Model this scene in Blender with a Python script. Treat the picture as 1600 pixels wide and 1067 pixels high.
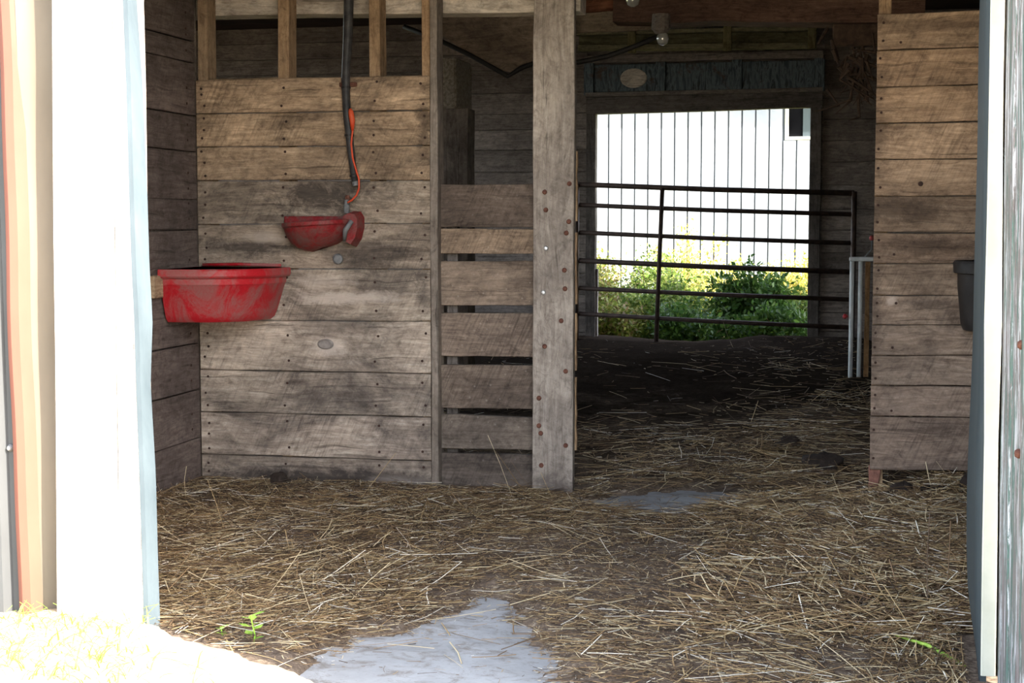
import bpy, math, random
import numpy as np
from mathutils import Vector, Matrix

random.seed(7)
rng = np.random.default_rng(11)
SC = bpy.context.scene
COL = SC.collection
for _o in list(bpy.data.objects):
    bpy.data.objects.remove(_o)

# ------------------------------------------------------------------ camera
# barn axes: +Y into the barn, +X right, z up, metres; the photographer stands at the origin
cam_d = bpy.data.cameras.new('camera')
cam = bpy.data.objects.new('camera', cam_d)
COL.objects.link(cam)
cam_d.sensor_fit = 'HORIZONTAL'
cam_d.sensor_width = 36.0
cam_d.lens = 2390.0 / 1600.0 * 36.0
cam_d.clip_start = 0.05
cam_d.clip_end = 400
cam.location = (0, 0, 1.2)
cam.rotation_euler = (math.radians(90 - 4.5), 0, math.radians(12.7))
SC.camera = cam

# ------------------------------------------------------------------ sky, sun, exposure
SUN_EL = math.radians(36)
SUN_H = Vector((-0.876, 0.482, 0)).normalized()          # the way the sunlight travels over the ground
world = bpy.data.worlds.new('sky')
SC.world = world
world.use_nodes = True
wn = world.node_tree
wn.nodes.clear()
w_out = wn.nodes.new('ShaderNodeOutputWorld')
w_bg = wn.nodes.new('ShaderNodeBackground')
w_sky = wn.nodes.new('ShaderNodeTexSky')
w_sky.sky_type = 'NISHITA'
w_sky.sun_disc = False
w_sky.sun_elevation = SUN_EL
w_sky.sun_rotation = math.atan2(-SUN_H.x, -SUN_H.y)
w_sky.air_density = 1.0
w_sky.dust_density = 2.0
w_bg.inputs['Strength'].default_value = 0.30
w_hs = wn.nodes.new('ShaderNodeHueSaturation')
w_hs.inputs['Saturation'].default_value = 0.5          # hazy bright day
wn.links.new(w_sky.outputs[0], w_hs.inputs['Color'])
wn.links.new(w_hs.outputs[0], w_bg.inputs[0])
wn.links.new(w_bg.outputs[0], w_out.inputs[0])

sun_d = bpy.data.lights.new('sun', 'SUN')
sun_d.energy = 5.0
sun_d.angle = math.radians(0.6)
sun_d.color = (1.0, 0.93, 0.82)
sun = bpy.data.objects.new('sun', sun_d)
COL.objects.link(sun)
_dir = Vector((SUN_H.x * math.cos(SUN_EL), SUN_H.y * math.cos(SUN_EL), -math.sin(SUN_EL)))
sun.rotation_euler = _dir.to_track_quat('-Z', 'Y').to_euler()
sun.location = (8, -6, 10)

vs = SC.view_settings
vs.view_transform = 'Standard'
vs.look = 'None'
vs.gamma = 1.0
vs.use_curve_mapping = False
vs.exposure = 2.22
SC.cycles.diffuse_bounces = 6
SC.cycles.max_bounces = 10
SC.cycles.sample_clamp_indirect = 6.0


# ------------------------------------------------------------------ helpers
def lin(r, g, b):
    def f(c):
        c /= 255.0
        return c / 12.92 if c <= 0.04045 else ((c + 0.055) / 1.055) ** 2.4
    return (f(r), f(g), f(b), 1.0)


MW = {}


def set_world(o, mw, parent=None):
    MW[o.name] = mw.copy()
    if parent is not None:
        o.parent = parent
        o.matrix_parent_inverse = MW[parent.name].inverted()
    o.matrix_basis = mw


def tag(o, label=None, cat=None, group=None, kind=None):
    if label:
        o['label'] = label
    if cat:
        o['category'] = cat
    if group:
        o['group'] = group
    if kind:
        o['kind'] = kind
    return o


def empty(name, loc):
    o = bpy.data.objects.new(name, None)
    COL.objects.link(o)
    o.empty_display_size = 0.1
    set_world(o, Matrix.Translation(loc))
    return o


class MB:
    def __init__(s):
        s.v = []
        s.f = []

    def add(s, vs_, fs):
        b = len(s.v)
        s.v += [tuple(p) for p in vs_]
        s.f += [tuple(i + b for i in f) for f in fs]

    def box(s, x0, x1, y0, y1, z0, z1, c=0.0):
        """box with chamfered edges of size c"""
        if c <= 0:
            v = [(x, y, z) for x in (x0, x1) for y in (y0, y1) for z in (z0, z1)]
            s.add(v, [(0, 1, 3, 2), (4, 6, 7, 5), (0, 4, 5, 1), (2, 3, 7, 6), (0, 2, 6, 4), (1, 5, 7, 3)])
            return
        v = []
        idx = {}
        for i, x in enumerate((x0, x1)):
            for j, y in enumerate((y0, y1)):
                for k, z in enumerate((z0, z1)):
                    sx, sy, sz = (1, -1)[i], (1, -1)[j], (1, -1)[k]
                    idx[i, j, k] = len(v)
                    v += [(x, y + sy * c, z + sz * c), (x + sx * c, y, z + sz * c), (x + sx * c, y + sy * c, z)]
        f = []
        for a in range(3):
            o1, o2 = [q for q in range(3) if q != a]
            for e in (0, 1):
                loop = []
                for (m, n) in ((0, 0), (1, 0), (1, 1), (0, 1)):
                    t = [0, 0, 0]
                    t[a] = e
                    t[o1] = m
                    t[o2] = n
                    loop.append(idx[tuple(t)] + a)
                f.append(loop)
        for a in range(3):
            o1, o2 = [q for q in range(3) if q != a]
            for m in (0, 1):
                for n in (0, 1):
                    t0 = [0, 0, 0]
                    t0[o1] = m
                    t0[o2] = n
                    t1 = list(t0)
                    t1[a] = 1
                    A, B = idx[tuple(t0)], idx[tuple(t1)]
                    f.append((A + o1, A + o2, B + o2, B + o1))
        for k in idx.values():
            f.append((k, k + 1, k + 2))
        s.add(v, f)

    def tube(s, pts, r, n=8, caps=True):
        pts = [Vector(p) for p in pts]
        m = len(pts)
        rs = r if isinstance(r, (list, tuple)) else [r] * m
        up = Vector((0.13, 0.97, 0.21))
        vs_ = []
        for i, p in enumerate(pts):
            t = (pts[min(i + 1, m - 1)] - pts[max(i - 1, 0)]).normalized()
            a = up - t * up.dot(t)
            if a.length < 0.1:
                a = Vector((1, 0, 0)) - t * t.x
            a.normalize()
            b = t.cross(a)
            for k in range(n):
                q = 2 * math.pi * k / n
                vs_.append(p + (a * math.cos(q) + b * math.sin(q)) * rs[i])
        fs = [(i * n + k, i * n + (k + 1) % n, (i + 1) * n + (k + 1) % n, (i + 1) * n + k) for i in range(m - 1) for k in range(n)]
        if caps:
            fs.append(tuple(range(n))[::-1])
            fs.append(tuple(range((m - 1) * n, m * n)))
        s.add(vs_, fs)

    def lathe(s, prof, c, ax='z', n=16):
        """prof: (radius, height) pairs turned round an axis through c"""
        c = Vector(c)
        vs_ = []
        for (r, h) in prof:
            for k in range(n):
                q = 2 * math.pi * k / n
                u, w = r * math.cos(q), r * math.sin(q)
                vs_.append(c + {'z': Vector((u, w, h)), 'y': Vector((u, h, w)), 'x': Vector((h, u, w))}[ax])
        m = len(prof)
        fs = [(i * n + k, i * n + (k + 1) % n, (i + 1) * n + (k + 1) % n, (i + 1) * n + k) for i in range(m - 1) for k in range(n)]
        fs.append(tuple(range(n))[::-1])
        fs.append(tuple(range((m - 1) * n, m * n)))
        s.add(vs_, fs)

    def build(s, name, mat, parent=None, smooth=False, origin=None, color=None):
        me = bpy.data.meshes.new(name)
        v = np.array(s.v, dtype=float)
        if origin is None:
            origin = Vector(((v[:, 0].min() + v[:, 0].max()) / 2, (v[:, 1].min() + v[:, 1].max()) / 2, v[:, 2].min()))
        origin = Vector(origin)
        v = v - np.array(origin)
        me.from_pydata([tuple(p) for p in v], [], s.f)
        me.validate()
        fix_normals(me)
        if smooth:
            me.polygons.foreach_set('use_smooth', [True] * len(me.polygons))
        me.materials.append(mat)
        o = bpy.data.objects.new(name, me)
        COL.objects.link(o)
        set_world(o, Matrix.Translation(origin), parent)
        if color:
            o.color = (*color, 1.0)
        return o


def fix_normals(me):
    import bmesh
    bm = bmesh.new()
    bm.from_mesh(me)
    bmesh.ops.recalc_face_normals(bm, faces=bm.faces)
    bm.to_mesh(me)
    bm.free()


def smooth_by_angle(o, ang=40):
    me = o.data
    me.polygons.foreach_set('use_smooth', [True] * len(me.polygons))
    me.set_sharp_from_angle(angle=math.radians(ang))


def board(name, mat, parent, a, b, ha, hb=None, thick=0.025, normal=(0, -1, 0), wob=0.003, seg=6, color=None, ch=0.003, rnd=None, bow=0.0):
    """A sawn board from centre point a to centre point b; ha/hb = its width at each end.
    `normal` is the way its face looks; a and b lie on that face. Local x runs along the grain."""
    rnd = rnd or random
    a, b = Vector(a), Vector(b)
    hb = ha if hb is None else hb
    L = (b - a).length
    ex = (b - a).normalized()
    en = Vector(normal)
    en = (en - ex * en.dot(ex)).normalized()
    ez = ex.cross(-en).normalized()                       # across the board
    vs_, fs = [], []
    for i in range(seg + 1):
        t = i / seg
        x = (t - 0.5) * L
        h = (ha + (hb - ha) * t) / 2
        up = h + rnd.uniform(-wob, wob) * (0.4 if i in (0, seg) else 1)
        dn = -h + rnd.uniform(-wob, wob) * (0.4 if i in (0, seg) else 1)
        d = rnd.uniform(-wob, wob) * 0.5 + bow * math.sin(math.pi * t)
        for (y, z) in ((d, dn + ch), (d, up - ch), (d + ch, up), (d + thick, up), (d + thick, dn), (d + ch, dn)):
            vs_.append((x, y, z))
    for i in range(seg):
        for k in range(6):
            fs.append((i * 6 + k, i * 6 + (k + 1) % 6, (i + 1) * 6 + (k + 1) % 6, (i + 1) * 6 + k))
    fs.append(tuple(range(6))[::-1])
    fs.append(tuple(range(seg * 6, seg * 6 + 6)))
    me = bpy.data.meshes.new(name)
    me.from_pydata(vs_, [], fs)
    fix_normals(me)
    me.materials.append(mat)
    o = bpy.data.objects.new(name, me)
    COL.objects.link(o)
    mid = (a + b) / 2
    ey = -en
    mw = Matrix(((ex.x, ey.x, ez.x, mid.x), (ex.y, ey.y, ez.y, mid.y), (ex.z, ey.z, ez.z, mid.z), (0, 0, 0, 1)))
    set_world(o, mw, parent)
    if color:
        o.color = (*color, 1.0)
    return o


def numpy_mesh(name, V, Fq, mat, colors=None, parent=None, origin=(0, 0, 0), k=None):
    """V (n,3), Fq (m,k) faces of k corners; colors (n,3) go to a point attribute 'tone'"""
    me = bpy.data.meshes.new(name)
    V = np.asarray(V, dtype=np.float32) - np.asarray(origin, dtype=np.float32)
    Fq = np.asarray(Fq, dtype=np.int32)
    k = Fq.shape[1]
    me.vertices.add(len(V))
    me.vertices.foreach_set('co', V.ravel())
    me.loops.add(Fq.size)
    me.loops.foreach_set('vertex_index', Fq.ravel())
    me.polygons.add(len(Fq))
    me.polygons.foreach_set('loop_start', np.arange(0, Fq.size, k, dtype=np.int32))
    me.update(calc_edges=True)
    if colors is not None:
        at = me.attributes.new('tone', 'FLOAT_COLOR', 'POINT')
        c4 = np.ones((len(V), 4), dtype=np.float32)
        c4[:, :3] = colors
        at.data.foreach_set('color', c4.ravel())
    me.materials.append(mat)
    o = bpy.data.objects.new(name, me)
    COL.objects.link(o)
    set_world(o, Matrix.Translation(origin), parent)
    return o


# smooth value noise on the plane, for the litter and the mounds
_G = rng.random((256, 256))


def vnoise(x, y, s=1.0, o=0):
    x = np.asarray(x) * s + 37.2 + o * 11.7
    y = np.asarray(y) * s + 91.4 + o * 5.3
    xi, yi = np.floor(x).astype(int), np.floor(y).astype(int)
    fx, fy = x - xi, y - yi
    fx = fx * fx * (3 - 2 * fx)
    fy = fy * fy * (3 - 2 * fy)
    g = lambda a, b: _G[a % 256, b % 256]
    return (g(xi, yi) * (1 - fx) + g(xi + 1, yi) * fx) * (1 - fy) + (g(xi, yi + 1) * (1 - fx) + g(xi + 1, yi + 1) * fx) * fy


# ------------------------------------------------------------------ materials
class N:
    """thin wrapper that makes node graphs readable"""

    def __init__(s, name):
        s.m = bpy.data.materials.new(name)
        s.m.use_nodes = True
        s.t = s.m.node_tree
        s.t.nodes.clear()
        s.out = s.t.nodes.new('ShaderNodeOutputMaterial')
        s.p = s.t.nodes.new('ShaderNodeBsdfPrincipled')
        s.t.links.new(s.p.outputs[0], s.out.inputs[0])

    def n(s, kind, **kw):
        nd = s.t.nodes.new(kind)
        for k_, v_ in kw.items():
            setattr(nd, k_, v_)
        return nd

    def put(s, sock, val):
        if isinstance(val, bpy.types.NodeSocket):
            s.t.links.new(val, sock)
        else:
            sock.default_value = val

    def math(s, op, a, b=0.0, clamp=False):
        nd = s.n('ShaderNodeMath', operation=op, use_clamp=clamp)
        s.put(nd.inputs[0], a)
        s.put(nd.inputs[1], b)
        return nd.outputs[0]

    def vmath(s, op, a, b=(0, 0, 0)):
        nd = s.n('ShaderNodeVectorMath', operation=op)
        s.put(nd.inputs[0], a)
        s.put(nd.inputs[1], b)
        return nd.outputs['Value'] if op in ('LENGTH', 'DISTANCE', 'DOT_PRODUCT') else nd.outputs[0]

    def scale(s, vec, sc):
        return s.vmath('MULTIPLY', vec, sc)

    def noise(s, vec, scale, detail=4, rough=0.6, dist=0.0):
        nd = s.n('ShaderNodeTexNoise')
        s.put(nd.inputs['Vector'], vec)
        nd.inputs['Scale'].default_value = scale
        nd.inputs['Detail'].default_value = detail
        nd.inputs['Roughness'].default_value = rough
        nd.inputs['Distortion'].default_value = dist
        return nd.outputs[0]

    def ramp(s, fac, stops, interp='LINEAR'):
        nd = s.n('ShaderNodeValToRGB')
        nd.color_ramp.interpolation = interp
        el = nd.color_ramp.elements
        while len(el) < len(stops):
            el.new(0.5)
        for e, (p_, c_) in zip(el, stops):
            e.position = p_
            e.color = c_ if isinstance(c_, (tuple, list)) else (c_, c_, c_, 1)
        s.put(nd.inputs[0], fac)
        return nd.outputs[0]

    def mix(s, fac, a, b, mode='MIX'):
        nd = s.n('ShaderNodeMix', data_type='RGBA', blend_type=mode)
        s.put(nd.inputs[0], fac)
        s.put(nd.inputs[6], a)
        s.put(nd.inputs[7], b)
        return nd.outputs[2]

    def bump(s, h, strength=0.3, dist=0.01):
        nd = s.n('ShaderNodeBump')
        nd.inputs['Strength'].default_value = strength
        nd.inputs['Distance'].default_value = dist
        s.put(nd.inputs['Height'], h)
        s.put(s.p.inputs['Normal'], nd.outputs[0])

    def obj(s):
        return s.n('ShaderNodeTexCoord').outputs['Object']

    def pos(s):
        return s.n('ShaderNodeNewGeometry').outputs['Position']

    def done(s, col, rough=0.8, metal=0.0, spec=0.3):
        s.put(s.p.inputs['Base Color'], col)
        s.put(s.p.inputs['Roughness'], rough)
        s.p.inputs['Metallic'].default_value = metal
        s.p.inputs['Specular IOR Level'].default_value = spec
        return s.m


def wood(name, dark, mid, light, sat=0.72, dirt=0.5, dirt_col=lin(52, 44, 40), saw=0.12, crack=0.35, blobs=(), pale=(), spec=0.12, dirt_scale=2.2, fleck=0.0):
    """weathered sawn board: grain along local x, saw marks, cracks, dirt; blobs = stains at world places (x, z, rx, rz, amount)"""
    g = N(name)
    info = g.n('ShaderNodeObjectInfo')
    oc = g.obj()
    shift = g.vmath('MULTIPLY', g.n('ShaderNodeCombineXYZ').outputs[0], (0, 0, 0))
    cx = g.n('ShaderNodeCombineXYZ')
    g.put(cx.inputs[0], g.math('MULTIPLY', info.outputs['Random'], 37.0))
    g.put(cx.inputs[1], g.math('MULTIPLY', info.outputs['Random'], 11.0))
    g.put(cx.inputs[2], g.math('MULTIPLY', info.outputs['Random'], 71.0))
    v = g.vmath('ADD', oc, cx.outputs[0])
    warp = g.noise(g.scale(v, (1.3, 4, 4)), 1.6, 3, 0.5)
    v2 = g.vmath('ADD', v, g.scale(warp, (0.0, 0.05, 0.10)))
    grain = g.noise(g.scale(v2, (1.5, 20, 20)), 3.2, 9, 0.74, 0.5)
    fine = g.noise(g.scale(v2, (4, 130, 130)), 1.0, 3, 0.7)
    col = g.ramp(grain, [(0.28, dark), (0.5, mid), (0.74, light)])
    col = g.mix(g.math('MULTIPLY', g.math('SUBTRACT', fine, 0.42, True), 1.1), col, dark)
    # broad tone changes along the board
    tone = g.noise(g.scale(v, (0.9, 2.5, 2.5)), 2.0, 3, 0.5)
    col = g.mix(1.0, col, g.ramp(tone, [(0.3, (0.74, 0.72, 0.70, 1)), (0.68, (1.14, 1.12, 1.08, 1))]), 'MULTIPLY')
    # slanting saw marks and scratches
    sp_ = g.n('ShaderNodeSeparateXYZ')
    g.put(sp_.inputs[0], v)
    cs_ = g.n('ShaderNodeCombineXYZ')
    g.put(cs_.inputs[0], g.math('MULTIPLY', g.math('SUBTRACT', sp_.outputs[0], g.math('MULTIPLY', sp_.outputs[2], 0.45)), 95.0))
    g.put(cs_.inputs[1], g.math('MULTIPLY', info.outputs['Random'], 40.0))
    g.put(cs_.inputs[2], g.math('MULTIPLY', sp_.outputs[2], 7.0))
    sawn = g.ramp(g.noise(cs_.outputs[0], 1.0, 4, 0.65), [(0.46, 0.0), (0.66, 1.0)])
    sawmask = g.ramp(g.noise(v, 2.3, 4, 0.6), [(0.40, 0.15), (0.62, 1.0)])
    sawf = g.math('MULTIPLY', g.math('MULTIPLY', sawn, sawmask), saw)
    col = g.mix(sawf, col, dirt_col)
    # cracks along the grain
    ck = g.noise(g.scale(v2, (0.55, 26, 26)), 2.2, 2, 0.4)
    ckm = g.ramp(ck, [(0.30, 1.0), (0.345, 0.0)])
    col = g.mix(g.math('MULTIPLY', ckm, crack), col, lin(34, 28, 25))
    # dirt in cloudy patches, in world space so that it runs over the joints
    wp = g.pos()
    dn = g.noise(g.scale(wp, (0.75, 1, 1.4)), dirt_scale, 9, 0.76, 0.5)
    dm = g.ramp(dn, [(0.44, 0.0), (0.64, 1.0)])
    col = g.mix(g.math('MULTIPLY', dm, dirt), col, dirt_col)
    mo = g.noise(g.scale(v, (1.0, 1.6, 1.6)), 16.0, 9, 0.8, 0.7)
    col = g.mix(1.0, col, g.ramp(mo, [(0.34, (0.58, 0.56, 0.55, 1)), (0.5, (1, 1, 1, 1)), (0.66, (1.2, 1.19, 1.18, 1))]), 'MULTIPLY')
    br = g.noise(g.scale(wp, (1, 1, 1.7)), 8.0, 9, 0.8, 0.6)
    sep = g.n('ShaderNodeSeparateXYZ')
    g.put(sep.inputs[0], wp)

    def blob(x, z, rx, rz):
        c3 = g.n('ShaderNodeCombineXYZ')
        g.put(c3.inputs[0], g.math('DIVIDE', g.math('SUBTRACT', sep.outputs[0], x), rx))
        g.put(c3.inputs[2], g.math('DIVIDE', g.math('SUBTRACT', sep.outputs[2], z), rz))
        d = g.vmath('LENGTH', c3.outputs[0])
        d = g.math('ADD', d, g.math('MULTIPLY', g.math('SUBTRACT', br, 0.5), 3.0))
        return g.ramp(d, [(0.35, 1.0), (1.0, 0.0)])
    for (x, z, rx, rz, am) in blobs:
        col = g.mix(g.math('MULTIPLY', blob(x, z, rx, rz), am), col, dirt_col)
    for (x, z, rx, rz, am) in pale:
        col = g.mix(g.math('MULTIPLY', blob(x, z, rx, rz), am), col, lin(206, 186, 168))
    if fleck:
        vo = g.n('ShaderNodeTexVoronoi')
        g.put(vo.inputs['Vector'], wp)
        vo.inputs['Scale'].default_value = 26
        fm = g.ramp(vo.outputs[0], [(0.09, 1.0), (0.14, 0.0)])
        col = g.mix(g.math('MULTIPLY', fm, fleck), col, lin(190, 180, 168))
    hs_ = g.n('ShaderNodeHueSaturation')
    hs_.inputs['Saturation'].default_value = sat
    g.put(hs_.inputs['Color'], col)
    col = g.mix(1.0, hs_.outputs[0], info.outputs['Color'], 'MULTIPLY')
    h = g.math('SUBTRACT', g.math('ADD', g.math('MULTIPLY', grain, 0.6), g.math('MULTIPLY', fine, 0.4)), g.math('MULTIPLY', ckm, 0.8))
    g.bump(h, 0.35, 0.004)
    return g.done(col, 0.85, 0, spec)


def flat(name, c1, c2=None, scale=8.0, rough=0.7, metal=0.0, spec=0.3, bump=0.1, stretch=(1, 1, 1)):
    g = N(name)
    n1 = g.noise(g.scale(g.pos(), stretch), scale, 6, 0.65, 0.3)
    col = g.ramp(n1, [(0.35, c1), (0.65, c2 or c1)])
    if bump:
        g.bump(n1, bump, 0.01)
    return g.done(col, rough, metal, spec)


def attr_mat(name, rough=0.7, spec=0.2, trans=0.0):
    g = N(name)
    a = g.n('ShaderNodeAttribute', attribute_name='tone')
    m = g.done(a.outputs['Color'], rough, 0, spec)
    if trans:
        tr = g.n('ShaderNodeBsdfTranslucent')
        g.put(tr.inputs[0], a.outputs['Color'])
        mx = g.n('ShaderNodeMixShader')
        mx.inputs[0].default_value = trans
        g.t.links.new(g.p.outputs[0], mx.inputs[1])
        g.t.links.new(tr.outputs[0], mx.inputs[2])
        g.t.links.new(mx.outputs[0], g.out.inputs[0])
    return m


M = {}
M['stall'] = wood('stall_boards', lin(126, 108, 92), lin(176, 155, 132), lin(208, 192, 170), dirt=0.75, dirt_col=lin(60, 53, 50), saw=0.5, crack=0.45,
                  blobs=[(-2.32, 1.31, 0.36, 0.10, .85), (-2.72, 1.085, 0.34, 0.06, .8), (-2.5, 1.21, 0.4, 0.035, .6), (-2.06, 0.95, 0.22, 0.13, .45),
                         (-2.35, 0.03, 0.75, 0.07, .85), (-2.3, 0.73, 0.3, 0.06, .4), (-1.87, 1.62, 0.045, 0.22, .7), (-1.88, 0.9, 0.05, 0.13, .6),
                         (-2.2, 0.40, 0.4, 0.09, .35), (-2.12, 1.05, 0.2, 0.1, .5)],
                  pale=[(-2.25, 0.855, 0.30, 0.035, .6), (-2.33, 0.63, 0.10, 0.05, .5), (-2.35, 0.93, 0.16, 0.05, .4), (-2.6, 1.12, 0.22, 0.03, .5), (-2.0, 0.02, 0.16, 0.04, .4)])
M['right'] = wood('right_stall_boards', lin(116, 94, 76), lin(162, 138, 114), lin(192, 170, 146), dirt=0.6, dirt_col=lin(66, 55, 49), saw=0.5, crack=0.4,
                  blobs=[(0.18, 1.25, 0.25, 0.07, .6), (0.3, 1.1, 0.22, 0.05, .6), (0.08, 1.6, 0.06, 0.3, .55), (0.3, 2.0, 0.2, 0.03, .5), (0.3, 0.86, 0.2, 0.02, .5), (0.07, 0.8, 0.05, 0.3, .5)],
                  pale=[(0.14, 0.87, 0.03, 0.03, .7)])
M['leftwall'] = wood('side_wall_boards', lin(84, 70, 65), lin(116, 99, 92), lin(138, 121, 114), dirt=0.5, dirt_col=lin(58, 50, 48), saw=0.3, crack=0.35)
M['slat'] = wood('slat_boards', lin(112, 96, 83), lin(150, 131, 113), lin(176, 157, 138), dirt=0.6, dirt_col=lin(62, 53, 49), saw=0.55, crack=0.25, fleck=0.25)
M['post'] = wood('post_timber', lin(128, 114, 103), lin(168, 154, 140), lin(194, 182, 169), dirt=0.4, dirt_col=lin(84, 72, 64), saw=0.15, crack=0.5,
                 blobs=[(-1.27, 0.0, 0.25, 0.16, .8)])
M['stud'] = wood('stud_pine', lin(130, 102, 74), lin(180, 150, 114), lin(206, 182, 146), sat=0.85, dirt=0.45, dirt_col=lin(88, 68, 52), saw=0.1, crack=0.25)
M['darkwood'] = wood('old_dark_boards', lin(100, 88, 80), lin(138, 124, 114), lin(162, 148, 138), sat=0.6, dirt=0.5, dirt_col=lin(70, 62, 58), saw=0.15, crack=0.4)
M['brown'] = wood('brown_beam', lin(80, 60, 52), lin(116, 92, 80), lin(140, 114, 100), dirt=0.5, dirt_col=lin(54, 46, 43), saw=0.1, crack=0.4)
M['whitewash'] = wood('whitewashed_beam', lin(150, 130, 112), lin(206, 194, 178), lin(228, 220, 208), dirt=0.5, dirt_col=lin(110, 92, 76), saw=0.0, crack=0.5, dirt_scale=6)
M['whiteboard'] = wood('white_painted_boards', lin(196, 192, 186), lin(226, 224, 220), lin(236, 235, 232), dirt=0.12, dirt_col=lin(150, 140, 128), saw=0.0, crack=0.6)
M['greenbeam'] = wood('greenish_rails', lin(96, 92, 62), lin(140, 134, 94), lin(170, 162, 118), dirt=0.5, dirt_col=lin(52, 44, 32), saw=0.0, crack=0.3)
M['nail'] = flat('rusty_nails', lin(44, 32, 28), lin(66, 44, 36), 60, 0.8)
M['rust'] = flat('rust', lin(82, 50, 40), lin(112, 74, 60), 90, 0.8)
M['nail_zinc'] = flat('zinc_nails', lin(170, 172, 174), lin(205, 205, 205), 60, 0.4, 0.6)
M['gate'] = flat('gate_steel', lin(52, 42, 38), lin(78, 62, 54), 20, 0.6, 0.3)
M['black'] = flat('black_rubber', lin(34, 33, 34), lin(52, 50, 50), 14, 0.55)
M['hose'] = flat('black_hose', lin(36, 36, 38), lin(70, 68, 68), 18, 0.55)
M['orange'] = flat('orange_cable', lin(196, 66, 36), lin(216, 92, 56), 20, 0.5, bump=0)
M['whitepipe'] = flat('white_pipe', lin(196, 200, 202), lin(226, 228, 228), 12, 0.5)
M['glass'] = flat('bulb_glass', lin(180, 182, 180), lin(220, 220, 216), 12, 0.15, 0.4, 0.6, bump=0)
M['trimwhite'] = flat('white_trim', lin(186, 188, 172), lin(204, 204, 190), 5, 0.5)
M['galv'] = flat('galvanised_flashing', lin(66, 76, 82), lin(84, 94, 100), 7, 0.6, 0.0, stretch=(1, 1, 0.3))
M['galvdark'] = flat('grey_flashing', lin(50, 59, 63), lin(62, 71, 75), 5, 0.6, 0.0, stretch=(1, 1, 0.3))
M['zinc'] = flat('dull_zinc', lin(100, 102, 104), lin(128, 128, 128), 30, 0.6, 0.2)
M['clod'] = flat('manure', lin(34, 28, 24), lin(58, 48, 42), 30, 0.95, bump=0.5)
M['stone'] = flat('grey_stone', lin(118, 112, 108), lin(150, 142, 136), 30, 0.9, bump=0.4)
M['cobweb'] = flat('dusty_cobweb', lin(62, 50, 43), lin(90, 74, 64), 30, 0.95)
M['rock'] = flat('speckled_block', lin(120, 112, 100), lin(176, 166, 152), 60, 0.95, bump=0.4)
M['straw'] = attr_mat('straw', 0.6, 0.25)
M['leaf'] = attr_mat('leaves', 0.5, 0.3, 0.35)
M['ceiling'] = flat('dusty_ceiling', lin(58, 46, 40), lin(78, 62, 54), 3, 0.95)
M['seam'] = flat('dark_seams', lin(64, 68, 74), lin(78, 82, 88), 3, 0.8, bump=0)
M['window_infill'] = flat('dark_opening', lin(10, 10, 12), lin(16, 16, 18), 3, 1.0, 0, 0.0, bump=0)

# red feeder plastic with dusty scuffs
g = N('red_plastic')
wp = g.pos()
sc_ = g.noise(g.scale(wp, (1, 1, 0.8)), 7, 7, 0.75, 0.8)
fine_ = g.noise(wp, 120, 3, 0.7)
m_ = g.math('MULTIPLY', g.ramp(sc_, [(0.45, 0.0), (0.60, 1.0)]), g.math('ADD', g.math('MULTIPLY', fine_, 0.9), 0.25))
col_ = g.mix(m_, g.ramp(fine_, [(0.3, lin(172, 22, 34)), (0.7, lin(188, 32, 42))]), lin(142, 104, 100))
M['red'] = g.done(col_, 0.5, 0, 0.35)
# cast waterer: darker worn red
g = N('worn_red_enamel')
wp = g.pos()
sc_ = g.noise(wp, 14, 6, 0.75, 0.5)
fine_ = g.noise(wp, 90, 4, 0.75)
col_ = g.mix(g.ramp(sc_, [(0.42, 0.0), (0.66, 0.85)]), g.ramp(fine_, [(0.3, lin(104, 20, 24)), (0.7, lin(150, 34, 38))]), lin(104, 88, 82))
g.bump(fine_, 0.2, 0.004)
M['enamel'] = g.done(col_, 0.6, 0, 0.3)
# concrete
g = N('concrete')
wp = g.pos()
n1 = g.noise(wp, 3.0, 7, 0.7, 0.3)
n2 = g.noise(wp, 55, 4, 0.7)
n3 = g.noise(g.scale(wp, (1, 1.4, 1)), 9, 8, 0.78, 0.8)
col_ = g.ramp(n1, [(0.3, lin(126, 127, 128)), (0.7, lin(158, 160, 162))])
col_ = g.mix(g.ramp(n2, [(0.60, 0.0), (0.72, 0.6)]), col_, lin(92, 84, 76))
col_ = g.mix(g.ramp(n3, [(0.50, 0.0), (0.64, 0.75)]), col_, lin(104, 96, 88))
g.bump(n2, 0.15, 0.004)
M['concrete'] = g.done(col_, 0.9, 0, 0.15)
# trodden litter below the straw
g = N('litter')
wp = g.pos()
n1 = g.noise(wp, 2.2, 7, 0.7, 0.4)
n2 = g.noise(g.scale(wp, (1, 1.3, 1)), 38, 6, 0.75, 0.6)
n3 = g.noise(g.scale(wp, (0.6, 1.2, 1)), 130, 5, 0.8, 0.6)
n2 = g.math('ADD', g.math('MULTIPLY', n2, 0.6), g.math('MULTIPLY', n3, 0.4))
col_ = g.ramp(n2, [(0.36, lin(56, 48, 43)), (0.5, lin(108, 95, 83)), (0.64, lin(164, 148, 128))])
col_ = g.mix(g.ramp(n1, [(0.42, 0.0), (0.62, 0.7)]), col_, lin(78, 69, 63))
# blends to dark brown farther in, past the stalls
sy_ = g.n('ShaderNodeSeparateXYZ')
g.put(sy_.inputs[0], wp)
far_mix = g.math('ADD', sy_.outputs[1], g.math('MULTIPLY', g.math('SUBTRACT', n1, 0.5), 6.0))
far_mix = g.math('DIVIDE', g.math('SUBTRACT', far_mix, 6.8), 3.0, True)
col_ = g.mix(g.math('MULTIPLY', far_mix, 0.85), col_, lin(30, 25, 22))
g.bump(n2, 0.6, 0.012)
M['litter'] = g.done(col_, 1.0, 0, 0.0)
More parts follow.
